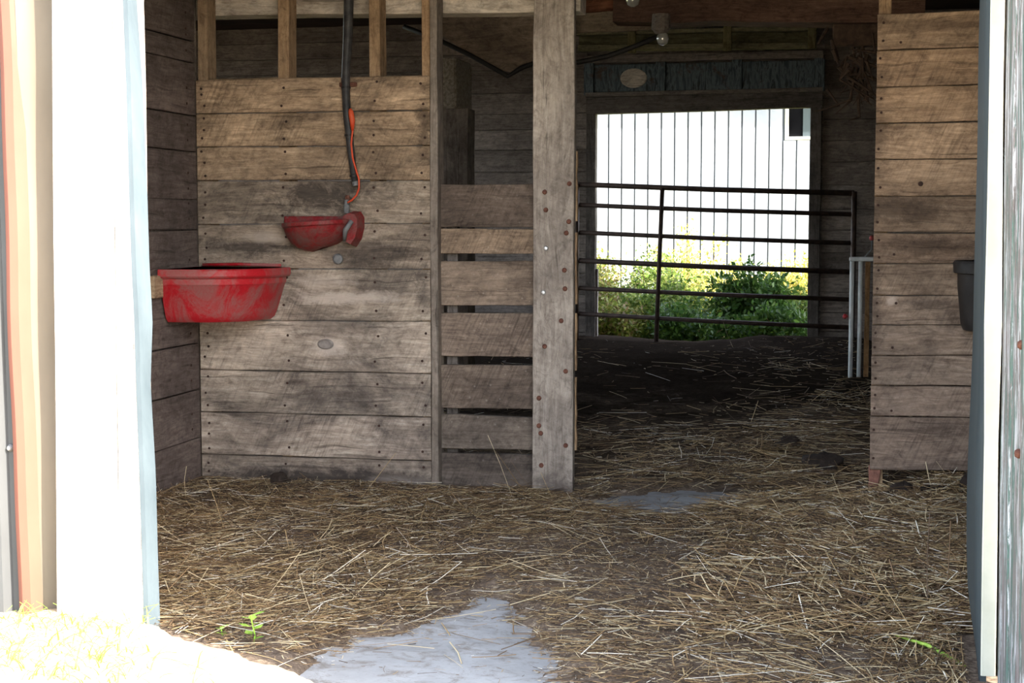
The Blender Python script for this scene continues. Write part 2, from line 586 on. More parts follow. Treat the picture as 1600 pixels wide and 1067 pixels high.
# sunny ground outside
g = N('yard_ground')
wp = g.pos()
n1 = g.noise(wp, 1.2, 6, 0.7, 0.3)
n2 = g.noise(wp, 45, 6, 0.75, 0.4)
col_ = g.ramp(n2, [(0.3, lin(140, 122, 96)), (0.7, lin(206, 190, 160))])
col_ = g.mix(g.ramp(n1, [(0.5, 0.0), (0.7, 0.5)]), col_, lin(128, 140, 84))
g.bump(n2, 0.5, 0.012)
M['yard'] = g.done(col_, 0.95, 0, 0.1)
g = N('meadow_ground')
wp = g.pos()
n1 = g.noise(wp, 0.9, 6, 0.7, 0.3)
n2 = g.noise(wp, 22, 6, 0.75, 0.4)
col_ = g.mix(g.ramp(n1, [(0.4, 0.0), (0.65, 1.0)]), g.ramp(n2, [(0.3, lin(96, 112, 52)), (0.7, lin(160, 164, 88))]), lin(196, 182, 120))
M['meadow'] = g.done(col_, 0.95, 0, 0.1)
# old red-brown siding by the door: sun-bleached tan with a salmon rib
g = N('bleached_siding')
wp = g.pos()
n1 = g.noise(g.scale(wp, (1, 1, 0.4)), 6, 5, 0.6)
info = g.n('ShaderNodeObjectInfo')
col_ = g.mix(1.0, g.ramp(n1, [(0.35, (0.86, 0.86, 0.86, 1)), (0.65, (1.05, 1.05, 1.05, 1))]), info.outputs['Color'], 'MULTIPLY')
M['siding'] = g.done(col_, 0.55, 0, 0.3)
# peeling paint of the open door leaf
g = N('peeling_paint')
oc = g.obj()
info = g.n('ShaderNodeObjectInfo')
cx = g.n('ShaderNodeCombineXYZ')
g.put(cx.inputs[0], g.math('MULTIPLY', info.outputs['Random'], 9.0))
g.put(cx.inputs[2], g.math('MULTIPLY', info.outputs['Random'], 5.0))
v = g.vmath('ADD', oc, cx.outputs[0])
gr = g.noise(g.scale(v, (1.2, 26, 26)), 3.5, 6, 0.7, 0.3)
pk = g.noise(g.scale(v, (0.9, 6, 6)), 4.0, 8, 0.78, 0.6)
pk2 = g.noise(g.scale(v, (1.0, 7, 7)), 3.0, 7, 0.75, 0.8)
pk3 = g.noise(g.scale(v, (1.4, 9, 9)), 3.4, 6, 0.72, 0.8)
col_ = g.ramp(gr, [(0.3, lin(96, 90, 88)), (0.7, lin(144, 140, 140))])
col_ = g.mix(g.ramp(pk3, [(0.60, 0.0), (0.64, 0.8)]), col_, lin(122, 76, 80))
col_ = g.mix(g.ramp(pk2, [(0.50, 0.0), (0.54, 0.9)]), col_, lin(84, 112, 104))
col_ = g.mix(g.ramp(pk, [(0.52, 0.0), (0.56, 0.9)]), col_, lin(196, 200, 206))
g.bump(g.math('ADD', gr, pk), 0.4, 0.004)
M['peel'] = g.done(col_, 0.8, 0, 0.2)
# blue peeling overhead door
g = N('peeling_blue')
wp = g.pos()
st = g.noise(g.scale(wp, (9, 9, 1.6)), 3.0, 6, 0.7, 0.6)
pt = g.noise(wp, 4.5, 6, 0.75, 0.5)
col_ = g.ramp(st, [(0.40, lin(62, 72, 78)), (0.52, lin(106, 118, 126)), (0.60, lin(56, 62, 66))])
col_ = g.mix(g.ramp(pt, [(0.56, 0.0), (0.64, 0.85)]), col_, lin(78, 60, 50))
M['blue'] = g.done(col_, 0.7, 0, 0.3)
# white sheet-metal building
M['sheet'] = flat('white_sheet_metal', lin(126, 132, 143), lin(142, 145, 151), 0.7, 0.5, 0.0, 0.3, bump=0)

# ------------------------------------------------------------------ the ground
YP = 6.55            # face of the stall boards
YB = 14.3            # face of the back wall
YW = 3.95            # outer face of the front wall
XL = -2.957          # face of the side wall of the stall

PATCH1 = [(-1.40, 3.2), (-1.40, 3.85), (-1.39, 4.11), (-1.26, 4.24), (-1.2, 4.45), (-1.12, 4.67), (-1.07, 4.64), (-0.99, 4.38), (-0.89, 4.22), (-0.81, 3.98), (-0.72, 3.8), (-0.6, 3.2)]
PATCH2 = [(-1.26, 6.5), (-1.06, 6.47), (-0.92, 6.63), (-0.76, 6.73), (-0.53, 6.72), (-0.41, 6.65), (-0.48, 6.38), (-0.65, 6.26), (-0.71, 6.08), (-0.87, 6.14), (-1.05, 6.25)]


def poly_dist(x, y, P):
    """signed distance to a polygon, negative inside"""
    x = np.asarray(x, float)
    y = np.asarray(y, float)
    d = np.full(x.shape, 1e9)
    inside = np.zeros(x.shape, bool)
    n = len(P)
    for i in range(n):
        (x0, y0), (x1, y1) = P[i], P[(i + 1) % n]
        ex, ey = x1 - x0, y1 - y0
        t = np.clip(((x - x0) * ex + (y - y0) * ey) / (ex * ex + ey * ey), 0, 1)
        d = np.minimum(d, np.hypot(x - x0 - t * ex, y - y0 - t * ey))
        c = ((y0 > y) != (y1 > y)) & (x < (x1 - x0) * (y - y0) / (y1 - y0 + 1e-12) + x0)
        inside ^= c
    return np.where(inside, -d, d)


def patch_d(x, y):
    d = np.minimum(poly_dist(x, y, PATCH1), poly_dist(x, y, PATCH2))
    return d + (vnoise(x, y, 14) - 0.5) * 0.10 + (vnoise(x, y, 45, 1) - 0.5) * 0.05


def litter_h(x, y):
    h = 0.016 + 0.014 * vnoise(x, y, 3) + 0.012 * vnoise(x, y, 9, 2) + 0.006 * vnoise(x, y, 30, 3)
    h = h + 0.004 * np.exp(-((y - 6.35) / 0.35) ** 2) * (x < -1.5) * np.clip((-1.5 - x) / 0.5, 0, 1)
    h = h + 0.035 * np.exp(-((x - 0.45) / 0.35) ** 2 - ((y - 6.2) / 0.7) ** 2)
    h = h + 0.05 * np.exp(-((x - 0.2) / 0.5) ** 2 - ((y - 5.0) / 0.8) ** 2)
    h = h + 0.09 * np.exp(-((x + 0.05) / 0.45) ** 2 - ((y - 8.3) / 1.1) ** 2)
    h = h + np.clip((y - 7.2) / 3.0, 0, 1) * (0.03 + 0.06 * vnoise(x, y, 1.1, 5))
    h = h * np.where((x < -1.0) & (y > 5.9) & (y < 7.0), 1 - 0.55 * np.clip((y - 5.9) / 0.4, 0, 1), 1.0)
    h = h + 0.06 * np.exp(-((x - 0.36) / 0.18) ** 2 - ((y - 6.56) / 0.2) ** 2) * (0.5 + vnoise(x, y, 8, 17))
    h = h + 0.09 * np.exp(-((y - 13.95) / 0.35) ** 2) * vnoise(x, y, 2.6, 14)
    pd = patch_d(x, y)
    s = np.clip((pd + 0.01) / 0.14, 0, 1)
    return np.where(pd < 0, -0.012, h * s * s * (3 - 2 * s))


# concrete slab
mb = MB()
mb.box(-7.1, 3.1, 3.0, YB + 0.05, -0.12, 0.0)
tag(mb.build('floor', M['concrete']), kind='structure')
# ground in front and behind
mb = MB()
mb.box(-30, 30, -25, 3.0, -0.3, -0.03)
tag(mb.build('ground_front', M['yard']), kind='structure')
mb = MB()
mb.box(-60, 60, YB + 0.05, 90, -0.3, -0.02)
tag(mb.build('ground_back', M['meadow']), kind='structure')

# litter: a trodden layer with the bare concrete showing through
xs = np.concatenate([np.linspace(-7.0, -3.05, 25)[:-1], np.linspace(-3.05, 0.6, 190), np.linspace(0.6, 3.0, 16)[1:]])
ys = np.concatenate([np.linspace(3.3, 7.2, 190)[:-1], np.linspace(7.2, 14.55, 130)])
gx, gy = np.meshgrid(xs, ys)
gz = litter_h(gx, gy)
nx, ny = len(xs), len(ys)
V = np.stack([gx.ravel(), gy.ravel(), gz.ravel()], 1)
ii = (np.arange(ny - 1)[:, None] * nx + np.arange(nx - 1)[None, :]).ravel()
Fq = np.stack([ii, ii + 1, ii + nx + 1, ii + nx], 1)
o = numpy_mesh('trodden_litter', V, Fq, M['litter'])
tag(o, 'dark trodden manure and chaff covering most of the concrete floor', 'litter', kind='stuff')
o.data.polygons.foreach_set('use_smooth', [True] * len(o.data.polygons))


# pale yard mound shaped to the sun patch, at the left jamb's foot
def mound_h(x, y):
    edge = y - (3.90 - 0.55 * (x + 1.965)) + (vnoise(x, y, 9, 12) - 0.5) * 0.12      # pale soil ends along the shadow line, to whiten the sunlit patch
    h = 0.045 + 0.02 * vnoise(x, y, 2.2, 7) + 0.018 * vnoise(x, y, 11, 8)
    return h - 0.14 * np.clip((edge - 0.0) / 0.12, 0, 1)


xs = np.linspace(-4.5, -0.7, 120)
ys = np.linspace(1.6, 4.25, 84)
gx, gy = np.meshgrid(xs, ys)
gz = mound_h(gx, gy) - 0.14 * np.clip((2.3 - gy) / 0.6, 0, 1)
nx, ny = len(xs), len(ys)
V = np.stack([gx.ravel(), gy.ravel(), gz.ravel()], 1)
ii = (np.arange(ny - 1)[:, None] * nx + np.arange(nx - 1)[None, :]).ravel()
o = numpy_mesh('sun_patch_soil', V, np.stack([ii, ii + 1, ii + nx + 1, ii + nx], 1), M['yard'])
tag(o, 'pale soil shaped to the sun patch in front of the left door jamb', 'soil', kind='stuff')


# ------------------------------------------------------------------ straw
def make_straws(n_try, xr, yr, dens, lmin, lmax, wmin, wmax, lift=0.02):
    x = rng.uniform(*xr, n_try)
    y = rng.uniform(*yr, n_try)
    keep = rng.random(n_try) < dens(x, y)
    x, y = x[keep], y[keep]
    n = len(x)
    L = lmin + (lmax - lmin) * rng.random(n) ** 3.2
    a = rng.uniform(0, 2 * math.pi, n)
    flow = vnoise(x, y, 0.9, 9) * 5.0
    a = np.where(rng.random(n) < 0.45, flow + rng.normal(0, 0.5, n), a)
    tilt = np.abs(rng.normal(0, 0.10, n)) * rng.choice([-1, 1], n)
    up = rng.random(n) < 0.005
    tilt = np.where(up, rng.uniform(0.35, 1.0, n), tilt)
    w = rng.uniform(wmin, wmax, n) * 0.5
    d = np.stack([np.cos(a) * np.cos(tilt), np.sin(a) * np.cos(tilt), np.sin(tilt)], 1)
    side = np.stack([-np.sin(a), np.cos(a), np.zeros(n)], 1)
    nu = np.cross(d, side)
    bend = rng.normal(0, 0.03, n) * L
    base = np.maximum(litter_h(x, y), 0.0) + rng.random(n) * lift + 0.002
    base = np.where(up, base, base + 0.3 * np.abs(np.sin(tilt)) * L)
    c = np.stack([x, y, base], 1)
    st = []
    for t in (-0.5, 0.0, 0.5):
        tt = np.where(up, t + 0.5, t)
        p = c + d * (L * tt)[:, None] + side * (bend * (1 - 4 * t * t))[:, None]
        p[:, 2] = np.maximum(p[:, 2], np.maximum(litter_h(p[:, 0], p[:, 1]), 0.0) + 0.001)
        for q in range(3):
            an = 2 * math.pi * q / 3 + 0.4
            st.append(p + (side * math.cos(an) + nu * math.sin(an) * 0.6) * w[:, None])
    V = np.stack(st, 1)                                   # n, 9, 3
    # keep straws out of the walls
    ya, yb = V[:, :, 1].min(1), V[:, :, 1].max(1)
    xa, xb = V[:, :, 0].min(1), V[:, :, 0].max(1)
    bad = (yb > YP - 0.005) & (ya < YP + 0.14) & ((xa < -1.17) | (xb > 0.05))
    bad |= (ya < YP + 0.14) & (xa < XL + 0.01)
    bad |= (ya < 4.34) & (xb > 0.298)
    V = V[~bad]
    n = len(V)
    f = []
    for s_ in (0, 3):
        for q in range(3):
            f.append((s_ + q, s_ + (q + 1) % 3, s_ + 3 + (q + 1) % 3, s_ + 3 + q))
    f = np.array(f)
    F = (f[None] + (np.arange(n) * 9)[:, None, None]).reshape(-1, 4)
    tone = rng.random(n)
    pal = np.array([lin(206, 190, 156)[:3], lin(176, 152, 112)[:3], lin(146, 120, 87)[:3], lin(114, 92, 70)[:3], lin(82, 67, 54)[:3], lin(232, 226, 212)[:3]])
    p_ = [0.13, 0.18, 0.23, 0.23, 0.18, 0.05]
    ci = rng.choice(6, n, p=p_)
    Cc = pal[ci] * (0.8 + 0.35 * tone)[:, None]
    Cc = np.repeat(Cc, 9, axis=0)
    return V.reshape(-1, 3), F, Cc


def dens_front(x, y):
    d = 0.12 + 0.85 * np.clip((vnoise(x, y, 1.6, 20) - 0.3) * 1.9, 0, 1)
    d = d * np.clip((vnoise(x, y, 6, 21) - 0.18) * 4, 0.12, 1.0)
    bare = np.exp(-((x + 0.75) / 0.45) ** 2 - ((y - 4.9) / 0.75) ** 2)          # thin in the middle
    d = d * (1 - 0.75 * bare)
    bare = np.exp(-((x + 1.3) / 0.35) ** 2 - ((y - 5.2) / 0.5) ** 2)
    d = d * (1 - 0.5 * bare)
    d = d * np.where(x > -0.35, 1.5, 1.0) * np.where(x < -1.6, 1.25, 1.0)
    pd = patch_d(x, y)
    d = np.where(pd < 0.02, 0.012, d * np.clip(0.15 + pd / 0.12, 0, 1))
    out = (y < 4.0)
    soil = y - (4.0 - 0.55 * (x + 1.965)) < 0  # straw left off the pale sun-patch soil, same slanted edge
    return np.where(soil, 0.02 * d, np.where(out, d * 0.4, d))


def dens_back(x, y):
    d = 0.12 + 0.8 * np.clip((vnoise(x, y, 1.0, 22) - 0.35) * 2, 0, 1)
    d = d * np.clip(1.15 - (y - 6.7) / 2.6 + np.clip(x + 0.9, 0, 1) * 0.7, 0.035, 1)
    d = np.where(x > -0.5, d * 1.4, d)
    pd = patch_d(x, y)
    return np.where(pd < 0.02, 0.01, d)


V, F, Cc = make_straws(115000, (-2.95, 0.6), (3.75, 6.55), dens_front, 0.025, 0.30, 0.0015, 0.0046)
o = numpy_mesh('loose_straw', V, F, M['straw'], Cc)
tag(o, 'loose yellow straw strewn over the front half of the floor', 'straw', kind='stuff')
V, F, Cc = make_straws(22000, (-0.55, 0.5), (4.2, 6.5), lambda x, y: np.clip((x + 0.6) * 1.6, 0, 1) * np.clip(0.3 + vnoise(x, y, 3, 40), 0, 1), 0.05, 0.32, 0.002, 0.0052, 0.035)
o = numpy_mesh('loose_straw', V, F, M['straw'], Cc * 1.25)
tag(o, 'brighter fluffed-up straw heaped before the right partition', 'straw', kind='stuff')
V, F, Cc = make_straws(55000, (-2.9, 0.55), (6.6, 13.8), dens_back, 0.03, 0.34, 0.002, 0.0055, 0.03)
o = numpy_mesh('loose_straw', V, F, M['straw'], Cc)
tag(o, 'darker straw strewn over the passage behind the stalls', 'straw', kind='stuff')

V, F, Cc = make_straws(60000, (-2.95, 0.6), (3.8, 6.55), lambda x, y: np.where(patch_d(x, y) < -0.02, 0.03, np.where(y - (4.0 - 0.55 * (x + 1.965)) < 0, 0.0, 0.9)), 0.008, 0.06, 0.001, 0.0028, 0.012)
o = numpy_mesh('straw_chaff', V, F, M['straw'], Cc)
tag(o, 'short broken chaff trodden in among the front straw', 'chaff', kind='stuff')

# ------------------------------------------------------------------ the barn shell (setting)
def struct(o):
    o['kind'] = 'structure'
    return o


# front wall: left and right of the opening, and above it
mb = MB()
mb.box(-7.1, -2.20, 4.025, 4.07, -0.1, 3.4)
mb.box(0.46, 3.1, 3.99, 4.07, -0.1, 3.4)
mb.box(-2.20, 0.46, 3.99, 4.07, 2.40, 3.4)
struct(mb.build('wall_front', M['darkwood'], origin=(-2, 4, 0)))
mb = MB()
mb.box(-7.1, -7.0, 4.07, 7.4, -0.1, 3.4)
mb.box(-7.1, -7.0, 13.4, YB + .1, -0.1, 3.4)
mb.box(-7.1, -7.0, 7.4, 13.4, -0.1, 0.7)  # unseen window opening above this, added to light the back of the barn
mb.box(-7.1, -7.0, 7.4, 13.4, 2.85, 3.4)
struct(mb.build('wall_outer_left', M['darkwood']))
mb = MB()
mb.box(3.0, 3.1, 4.07, YB + .1, -0.1, 3.4)
struct(mb.build('wall_right', M['darkwood']))
# loft floor and gabled roof
mb = MB()
mb.box(-7.1, 3.1, 4.07, YB + .1, 3.08, 3.2)
struct(mb.build('ceiling', M['ceiling']))
mb = MB()
rx0, rx1, ry0, ry1 = -7.3, 3.3, 3.85, YB + 0.35
mb.add([(rx0, ry0, 3.35), (rx1, ry0, 3.35), (-2, ry0, 6.0), (rx0, ry1, 3.35), (rx1, ry1, 3.35), (-2, ry1, 6.0)],
       [(0, 1, 2), (3, 5, 4), (0, 2, 5, 3), (1, 4, 5, 2), (0, 3, 4, 1)])
struct(mb.build('roof', M['galvdark']))

# back wall: boards on rails left and right of the doorway and above
wb = struct(empty('wall_back', (-2, YB + 0.04, 0)))
rails = MB()
for (x0, x1) in ((-7.0, -2.46), (-0.38, 3.0)):
    rails.box(x0, x1, YB + 0.03, YB + 0.08, -0.1, 3.1)
rails.box(-2.46, -0.38, YB + 0.03, YB + 0.08, 2.3, 3.1)
rails.build('backing', M['darkwood'], wb)
for (x0, x1) in ((-7.0, -2.50), (-0.32, 1.6)):
    z = -0.03
    while z < 3.0:
        h = random.uniform(0.15, 0.225)
        c = random.uniform(0.75, 1.2)
        board('plank', M['darkwood'], wb, (x0, YB, z + h / 2), (x1, YB, z + h / 2), h - 0.008, thick=0.028, color=(c, c * .97, c * .95), wob=0.004)
        z += h
# door frame at the back
tr = struct(empty('trim_1', (-1.4, YB, 0)))
board('frame_post', M['darkwood'], tr, (-2.455, YB - 0.05, -0.02), (-2.455, YB - 0.05, 2.36), 0.09, thick=0.1, color=(.55, .55, .55))
board('frame_post', M['darkwood'], tr, (-0.385, YB - 0.05, -0.02), (-0.385, YB - 0.05, 2.36), 0.10, thick=0.1, color=(.55, .55, .55))
board('frame_header', M['darkwood'], tr, (-2.5, YB - 0.055, 2.275), (-0.33, YB - 0.055, 2.305), 0.155, thick=0.1, color=(.6, .6, .6))
board('door_stop', M['whitewash'], tr, (-2.405, YB - 0.02, 0.05), (-2.405, YB - 0.02, 0.75), 0.035, thick=0.04, color=(.7, .72, .8))

# raised overhead door: peeling blue panels with rails above the doorway
od = empty('overhead_door', (-1.42, YB - 0.06, 2.37))
tag(od, 'peeling blue overhead door section raised above the rear doorway', 'door')
xs_ = [-2.47, -1.80, -1.10, -0.36]
for i in range(3):
    mb = MB()
    mb.box(xs_[i] + 0.045, xs_[i + 1] - 0.045, YB - 0.075, YB - 0.05, 2.40, 2.65, 0.004)
    pn = mb.build('panel', M['blue'], od)
    if i == 0:
        mb = MB()
        mb.lathe([(0.001, 0.0), (0.115, 0.0), (0.125, 0.004), (0.125, 0.008)], (-2.05, YB - 0.083, 2.555), 'y', 22)
        ob = mb.build('bare_patch', M['whitewash'], pn)
        ob.scale = (1, 1, 0.72)
        MW[ob.name] = ob.matrix_basis
        ob['label'] = 'pale round patch on the blue panel'
for x in xs_:
    board('stile', M['blue'], od, (x, YB - 0.09, 2.37), (x, YB - 0.09, 2.69), 0.09, thick=0.04)
board('rail', M['darkwood'], od, (-2.5, YB - 0.10, 2.70), (-0.33, YB - 0.10, 2.70), 0.07, thick=0.05)
board('rail', M['darkwood'], od, (-2.5, YB - 0.10, 2.375), (-0.33, YB - 0.10, 2.385), 0.04, thick=0.05)
# folded upper section seen from below, with greenish rails
fs_ = empty('folded_door_section', (-1.4, 13.8, 2.74))
tag(fs_, 'greenish ribbed door section folded back under the dark ceiling', 'door')
board('bottom_rail', M['greenbeam'], fs_, (-2.5, 13.8, 2.765), (-0.38, 13.8, 2.735), 0.05, thick=0.09)
board('top_rail', M['greenbeam'], fs_, (-2.5, 13.75, 2.89), (-0.38, 13.75, 2.875), 0.035, thick=0.09)
board('panel', M['greenbeam'], fs_, (-2.5, 13.86, 2.83), (-0.38, 13.86, 2.81), 0.10, thick=0.02, color=(.6, .6, .55))
for x in (-2.0, -1.15, -0.42):
    board('bracket', M['greenbeam'], fs_, (x, 13.73, 2.70), (x, 13.73, 3.08), 0.07, thick=0.04, color=(.9, .85, .7))

# ------------------------------------------------------------------ side wall of the stall
wl = struct(empty('wall_left', (XL, 5.3, 0)))
zz = [-0.04, 0.20, 0.424, 0.64, 0.905, 1.16, 1.297, 1.514, 1.678, 1.915, 2.012, 2.22, 2.45]
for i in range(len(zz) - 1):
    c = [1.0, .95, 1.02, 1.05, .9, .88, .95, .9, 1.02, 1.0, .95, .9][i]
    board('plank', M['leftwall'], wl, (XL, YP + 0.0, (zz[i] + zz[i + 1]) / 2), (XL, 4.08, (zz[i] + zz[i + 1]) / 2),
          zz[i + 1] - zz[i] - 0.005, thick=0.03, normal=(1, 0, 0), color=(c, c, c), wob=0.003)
mb = MB()
for y in (4.3, 5.4, 6.5):
    mb.box(XL - 0.12, XL - 0.03, y - 0.045, y + 0.045, -0.05, 3.0)
mb.box(XL - 0.05, XL - 0.034, 4.08, YP + 0.1, -0.05, 2.6)
mb.build('backing', M['darkwood'], wl)
mb = MB()
for z in [a + b_ for a in zz[1:11] for b_ in (0.05, 0.12)]:
    for y in (6.46, 5.4):
        mb.lathe([(0.001, 0.003), (0.006, 0.002), (0.007, 0)], (XL, y, z), 'x', 6)
nh = mb.build('nail_heads', M['nail'], wl)
nh['kind'] = 'stuff'

# ------------------------------------------------------------------ stall partition with open studs above
sp = empty('stall_partition', (-2.4, YP, 0))
tag(sp, 'wide horizontal plank partition with a red waterer, open studs along its top', 'partition')
za = [1.841, 1.687, 1.537, 1.385, 1.184, 0.981, 0.745, 0.517, 0.320, 0.123, -0.03]
zb = [1.840, 1.687, 1.533, 1.379, 1.190, 0.986, 0.755, 0.520, 0.325, 0.128, -0.03]
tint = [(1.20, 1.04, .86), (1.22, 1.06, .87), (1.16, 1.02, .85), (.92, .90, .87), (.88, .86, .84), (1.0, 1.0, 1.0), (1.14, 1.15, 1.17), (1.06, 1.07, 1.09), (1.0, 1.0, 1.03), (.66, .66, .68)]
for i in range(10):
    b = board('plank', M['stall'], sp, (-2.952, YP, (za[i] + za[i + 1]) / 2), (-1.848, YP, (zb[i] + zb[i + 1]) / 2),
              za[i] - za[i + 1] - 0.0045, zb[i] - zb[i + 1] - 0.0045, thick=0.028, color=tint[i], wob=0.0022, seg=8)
for (x0, x1, c) in ((-2.955, -2.874, (.95, .95, .95)), (-2.566, -2.484, (1, .95, .9)), (-2.136, -2.056, (1.02, .98, .92)), (-1.894, -1.822, (1.02, .95, .88))):
    board('stud', M['stud'], sp, ((x0 + x1) / 2 - 0.015, YP + 0.030, 0.0), ((x0 + x1) / 2 - 0.015, YP + 0.030, 2.6), x1 - x0 - 0.03, thick=0.095, color=c)
board('end_trim', M['post'], sp, (-1.829, YP - 0.004, -0.03), (-1.829, YP - 0.004, 2.3), 0.034, thick=0.10, color=(.72, .70, .68))
board('sill', M['stud'], sp, (-2.94, YP + 0.032, 1.838), (-1.86, YP + 0.032, 1.832), 0.02, thick=0.09, color=(.75, .74, .72))
mb = MB()
for i in range(10):
    for (x, t) in ((-2.92, 0.03), (-2.53, 0.28), (-2.10, 0.72), (-1.88, 0.95)):
        lo, hi = za[i + 1] * (1 - t) + zb[i + 1] * t, za[i] * (1 - t) + zb[i] * t
        for q in ((0.24, 0.78) if x > -2.9 else (0.2, 0.5, 0.8)):
            z = lo + (hi - lo) * (q + random.uniform(-.07, .07))
            if z > 0.04:
                mb.lathe([(0.001, 0), (0.0055, 0), (0.0065, 0.004)], (x + random.uniform(-.012, .012), YP - 0.003, z), 'y', 7)
nh = mb.build('nail_heads', M['nail'], sp)
nh['kind'] = 'stuff'
# long whitewashed plate that carries the studs
tb = board('wall_plate', M['whitewash'], None, (-3.1, YP + 0.14, 2.245), (-1.20, YP + 0.14, 2.215), 0.19, thick=0.14, wob=0.008)
tag(tb, 'whitewashed timber plate running behind the studs at the top', 'beam')

# bolt head and pale knot plate on the planks
mb = MB()
mb.lathe([(0.001, 0), (0.014, 0), (0.022, 0.004), (0.024, 0.010), (0.024, 0.018)], (-2.278, YP - 0.016, 1.03), 'y', 18)
o = mb.build('bolt_head', M['zinc'], sp, smooth=False)
mb = MB()
mb.lathe([(0.001, 0.006), (0.020, 0.005), (0.030, 0.003), (0.042, 0.012)], (-2.342, YP - 0.010, 0.66), 'y', 18)
o = mb.build('knot', M['stone'], sp)
o.scale = (1, 1, 0.62)

# ------------------------------------------------------------------ slatted panel beside it
sl = empty('slatted_panel', (-1.6, YP + 0.05, 0))
tag(sl, 'narrow panel of seven spaced boards between partition and tall post', 'panel')
rowsL = [(1.363, 1.173), (1.166, 1.056), (1.022, .824), (.790, .597), (.557, .363), (.334, .180), (.159, -.02)]
rowsR = [(1.361, 1.176), (1.163, 1.055), (1.024, .829), (.795, .600), (.563, .369), (.331, .185), (.162, -.02)]
st_ = [(.52, .49, .48), (1.08, .97, .84), (.98, .92, .86), (.86, .81, .78), (.86, .82, .79), (.70, .70, .70), (.48, .48, .49)]
for (l, r, c) in zip(rowsL, rowsR, st_):
    board('slat', M['slat'], sl, (-1.812, YP + 0.05, sum(l) / 2), (-1.30, YP + 0.05, sum(r) / 2), l[0] - l[1], r[0] - r[1], thick=0.03, color=c, wob=0.002)
for x in (-1.77, -1.30):
    board('batten', M['darkwood'], sl, (x, YP + 0.082, -0.02), (x, YP + 0.082, 1.34), 0.05, thick=0.04, color=(.5, .5, .5))

# ------------------------------------------------------------------ tall post with rusty bolts
tp = empty('timber_post', (-1.28, YP, 0))
tag(tp, 'tall grey timber post with rusty bolts in the centre', 'post')
board('plank', M['post'], tp, (-1.282, YP - 0.06, -0.02), (-1.277, YP - 0.06, 3.05), 0.178, 0.178, thick=0.045, color=(1, 1, 1), wob=0.003, seg=14)
for (z0, z1) in ((0.55, 0.80), (0.84, 1.15), (0.20, 0.52), (1.2, 1.5)):
    board('side_shim', M['stud'], tp, (-1.196, YP - 0.012, z0), (-1.196, YP - 0.012, z1), 0.022, thick=0.02, color=(.9, .85, .8))
board('backing_post', M['darkwood'], tp, (-1.285, YP - 0.012, -0.02), (-1.285, YP - 0.012, 3.05), 0.15, thick=0.05)
mb0 = MB()
mb0.lathe([(0.001, -0.006), (0.007, -0.0055), (0.0105, -0.002), (0.011, 0.003)], (0, 0, 0), 'y', 10)
bo = mb0.build('bolt', M['rust'], tp, origin=(0, 0, 0))
first = True
for i, (x, z) in enumerate([(-1.318, 1.325), (-1.313, 1.248), (-1.212, 1.198), (-1.223, 1.149), (-1.312, 1.083), (-1.231, .989), (-1.228, .909), (-1.323, .892), (-1.244, .77),
                            (-1.317, .658), (-1.224, .551), (-1.342, .431), (-1.342, .31), (-1.334, .277), (-1.223, .227), (-1.331, .136), (-1.21, 1.36)]):
    ob = bo if first else bo.copy()
    if not first:
        COL.objects.link(ob)
        if i in (4, 7):
            ob.data = ob.data.copy()
            ob.data.materials[0] = M['nail_zinc']
    first = False
    set_world(ob, Matrix.Translation((x, YP - 0.062, z)), tp)

# ------------------------------------------------------------------ right partition
rp = empty('right_partition', (0.3, YP, 0))
tag(rp, 'brown plank partition on the right, raised off the floor on a reddish foot', 'partition')
ra = [2.049, 1.900, 1.749, 1.602, 1.455, 1.302, 1.153, 1.023, .892, .769, .640, .514, .384, .156]
rb = [2.056, 1.906, 1.757, 1.605, 1.454, 1.303, 1.150, 1.027, .894, .774, .648, .520, .389, .164]
rt = [(1.22, 1.10, .95), (1.38, 1.20, 1.0), (1.36, 1.18, .98), (1.26, 1.12, .96), (1.16, 1.04, .90), (.74, .68, .62), (.72, .65, .60), (.92, .87, .82), (.92, .88, .86), (.92, .89, .88), (.92, .90, .90), (.86, .82, .82), (.80, .76, .76)]
for i in range(13):
    board('plank', M['right'], rp, (0.066, YP, (ra[i] + ra[i + 1]) / 2), (0.75, YP, (rb[i] + rb[i + 1]) / 2 + (rb[i] - ra[i]) * 0.4),
          ra[i] - ra[i + 1] - 0.0045, rb[i] - rb[i + 1] - 0.0045, thick=0.028, color=rt[i], wob=0.002)
board('end_stud', M['stud'], rp, (0.095, YP + 0.030, 0.02), (0.095, YP + 0.030, 2.7), 0.05, thick=0.095, color=(.95, .9, .85))
board('end_stud', M['stud'], rp, (0.72, YP + 0.030, 0.02), (0.72, YP + 0.030, 2.7), 0.08, thick=0.095, color=(.8, .78, .75))
board('foot', M['brown'], rp, (0.078, YP + 0.012, 0.01), (0.088, YP + 0.012, 0.17), 0.036, 0.05, thick=0.03, color=(1.9, 1.25, 1.1))
mb = MB()
for i in range(13):
    for x in (0.083, 0.155):
        for q in (0.25, 0.75):
            if x > 0.1 and random.random() < 0.75:
                continue
            z = ra[i + 1] + (ra[i] - ra[i + 1]) * (q + random.uniform(-.06, .06))
            mb.lathe([(0.001, 0), (0.0052, 0), (0.006, 0.004)], (x + random.uniform(-.006, .008), YP - 0.003, z), 'y', 7)
mb.lathe([(0.001, 0), (0.010, 0), (0.011, 0.004)], (0.25, YP - 0.003, 1.353), 'y', 9)
nh = mb.build('nail_heads', M['nail'], rp)
nh['kind'] = 'stuff'

# ------------------------------------------------------------------ red corner feeder
cx_, cy_ = XL + 0.012, YP - 0.012


def feeder_ring(sx, sy, z, n=22, p=2.7):
    pts = [(cx_, cy_, z)]
    for k in range(n + 1):
        q = math.pi / 2 * k / n
        pts.append((cx_ + sx * max(0.0, math.cos(q)) ** (2 / p), cy_ - sy * max(0.0, math.sin(q)) ** (2 / p), z))
    return pts


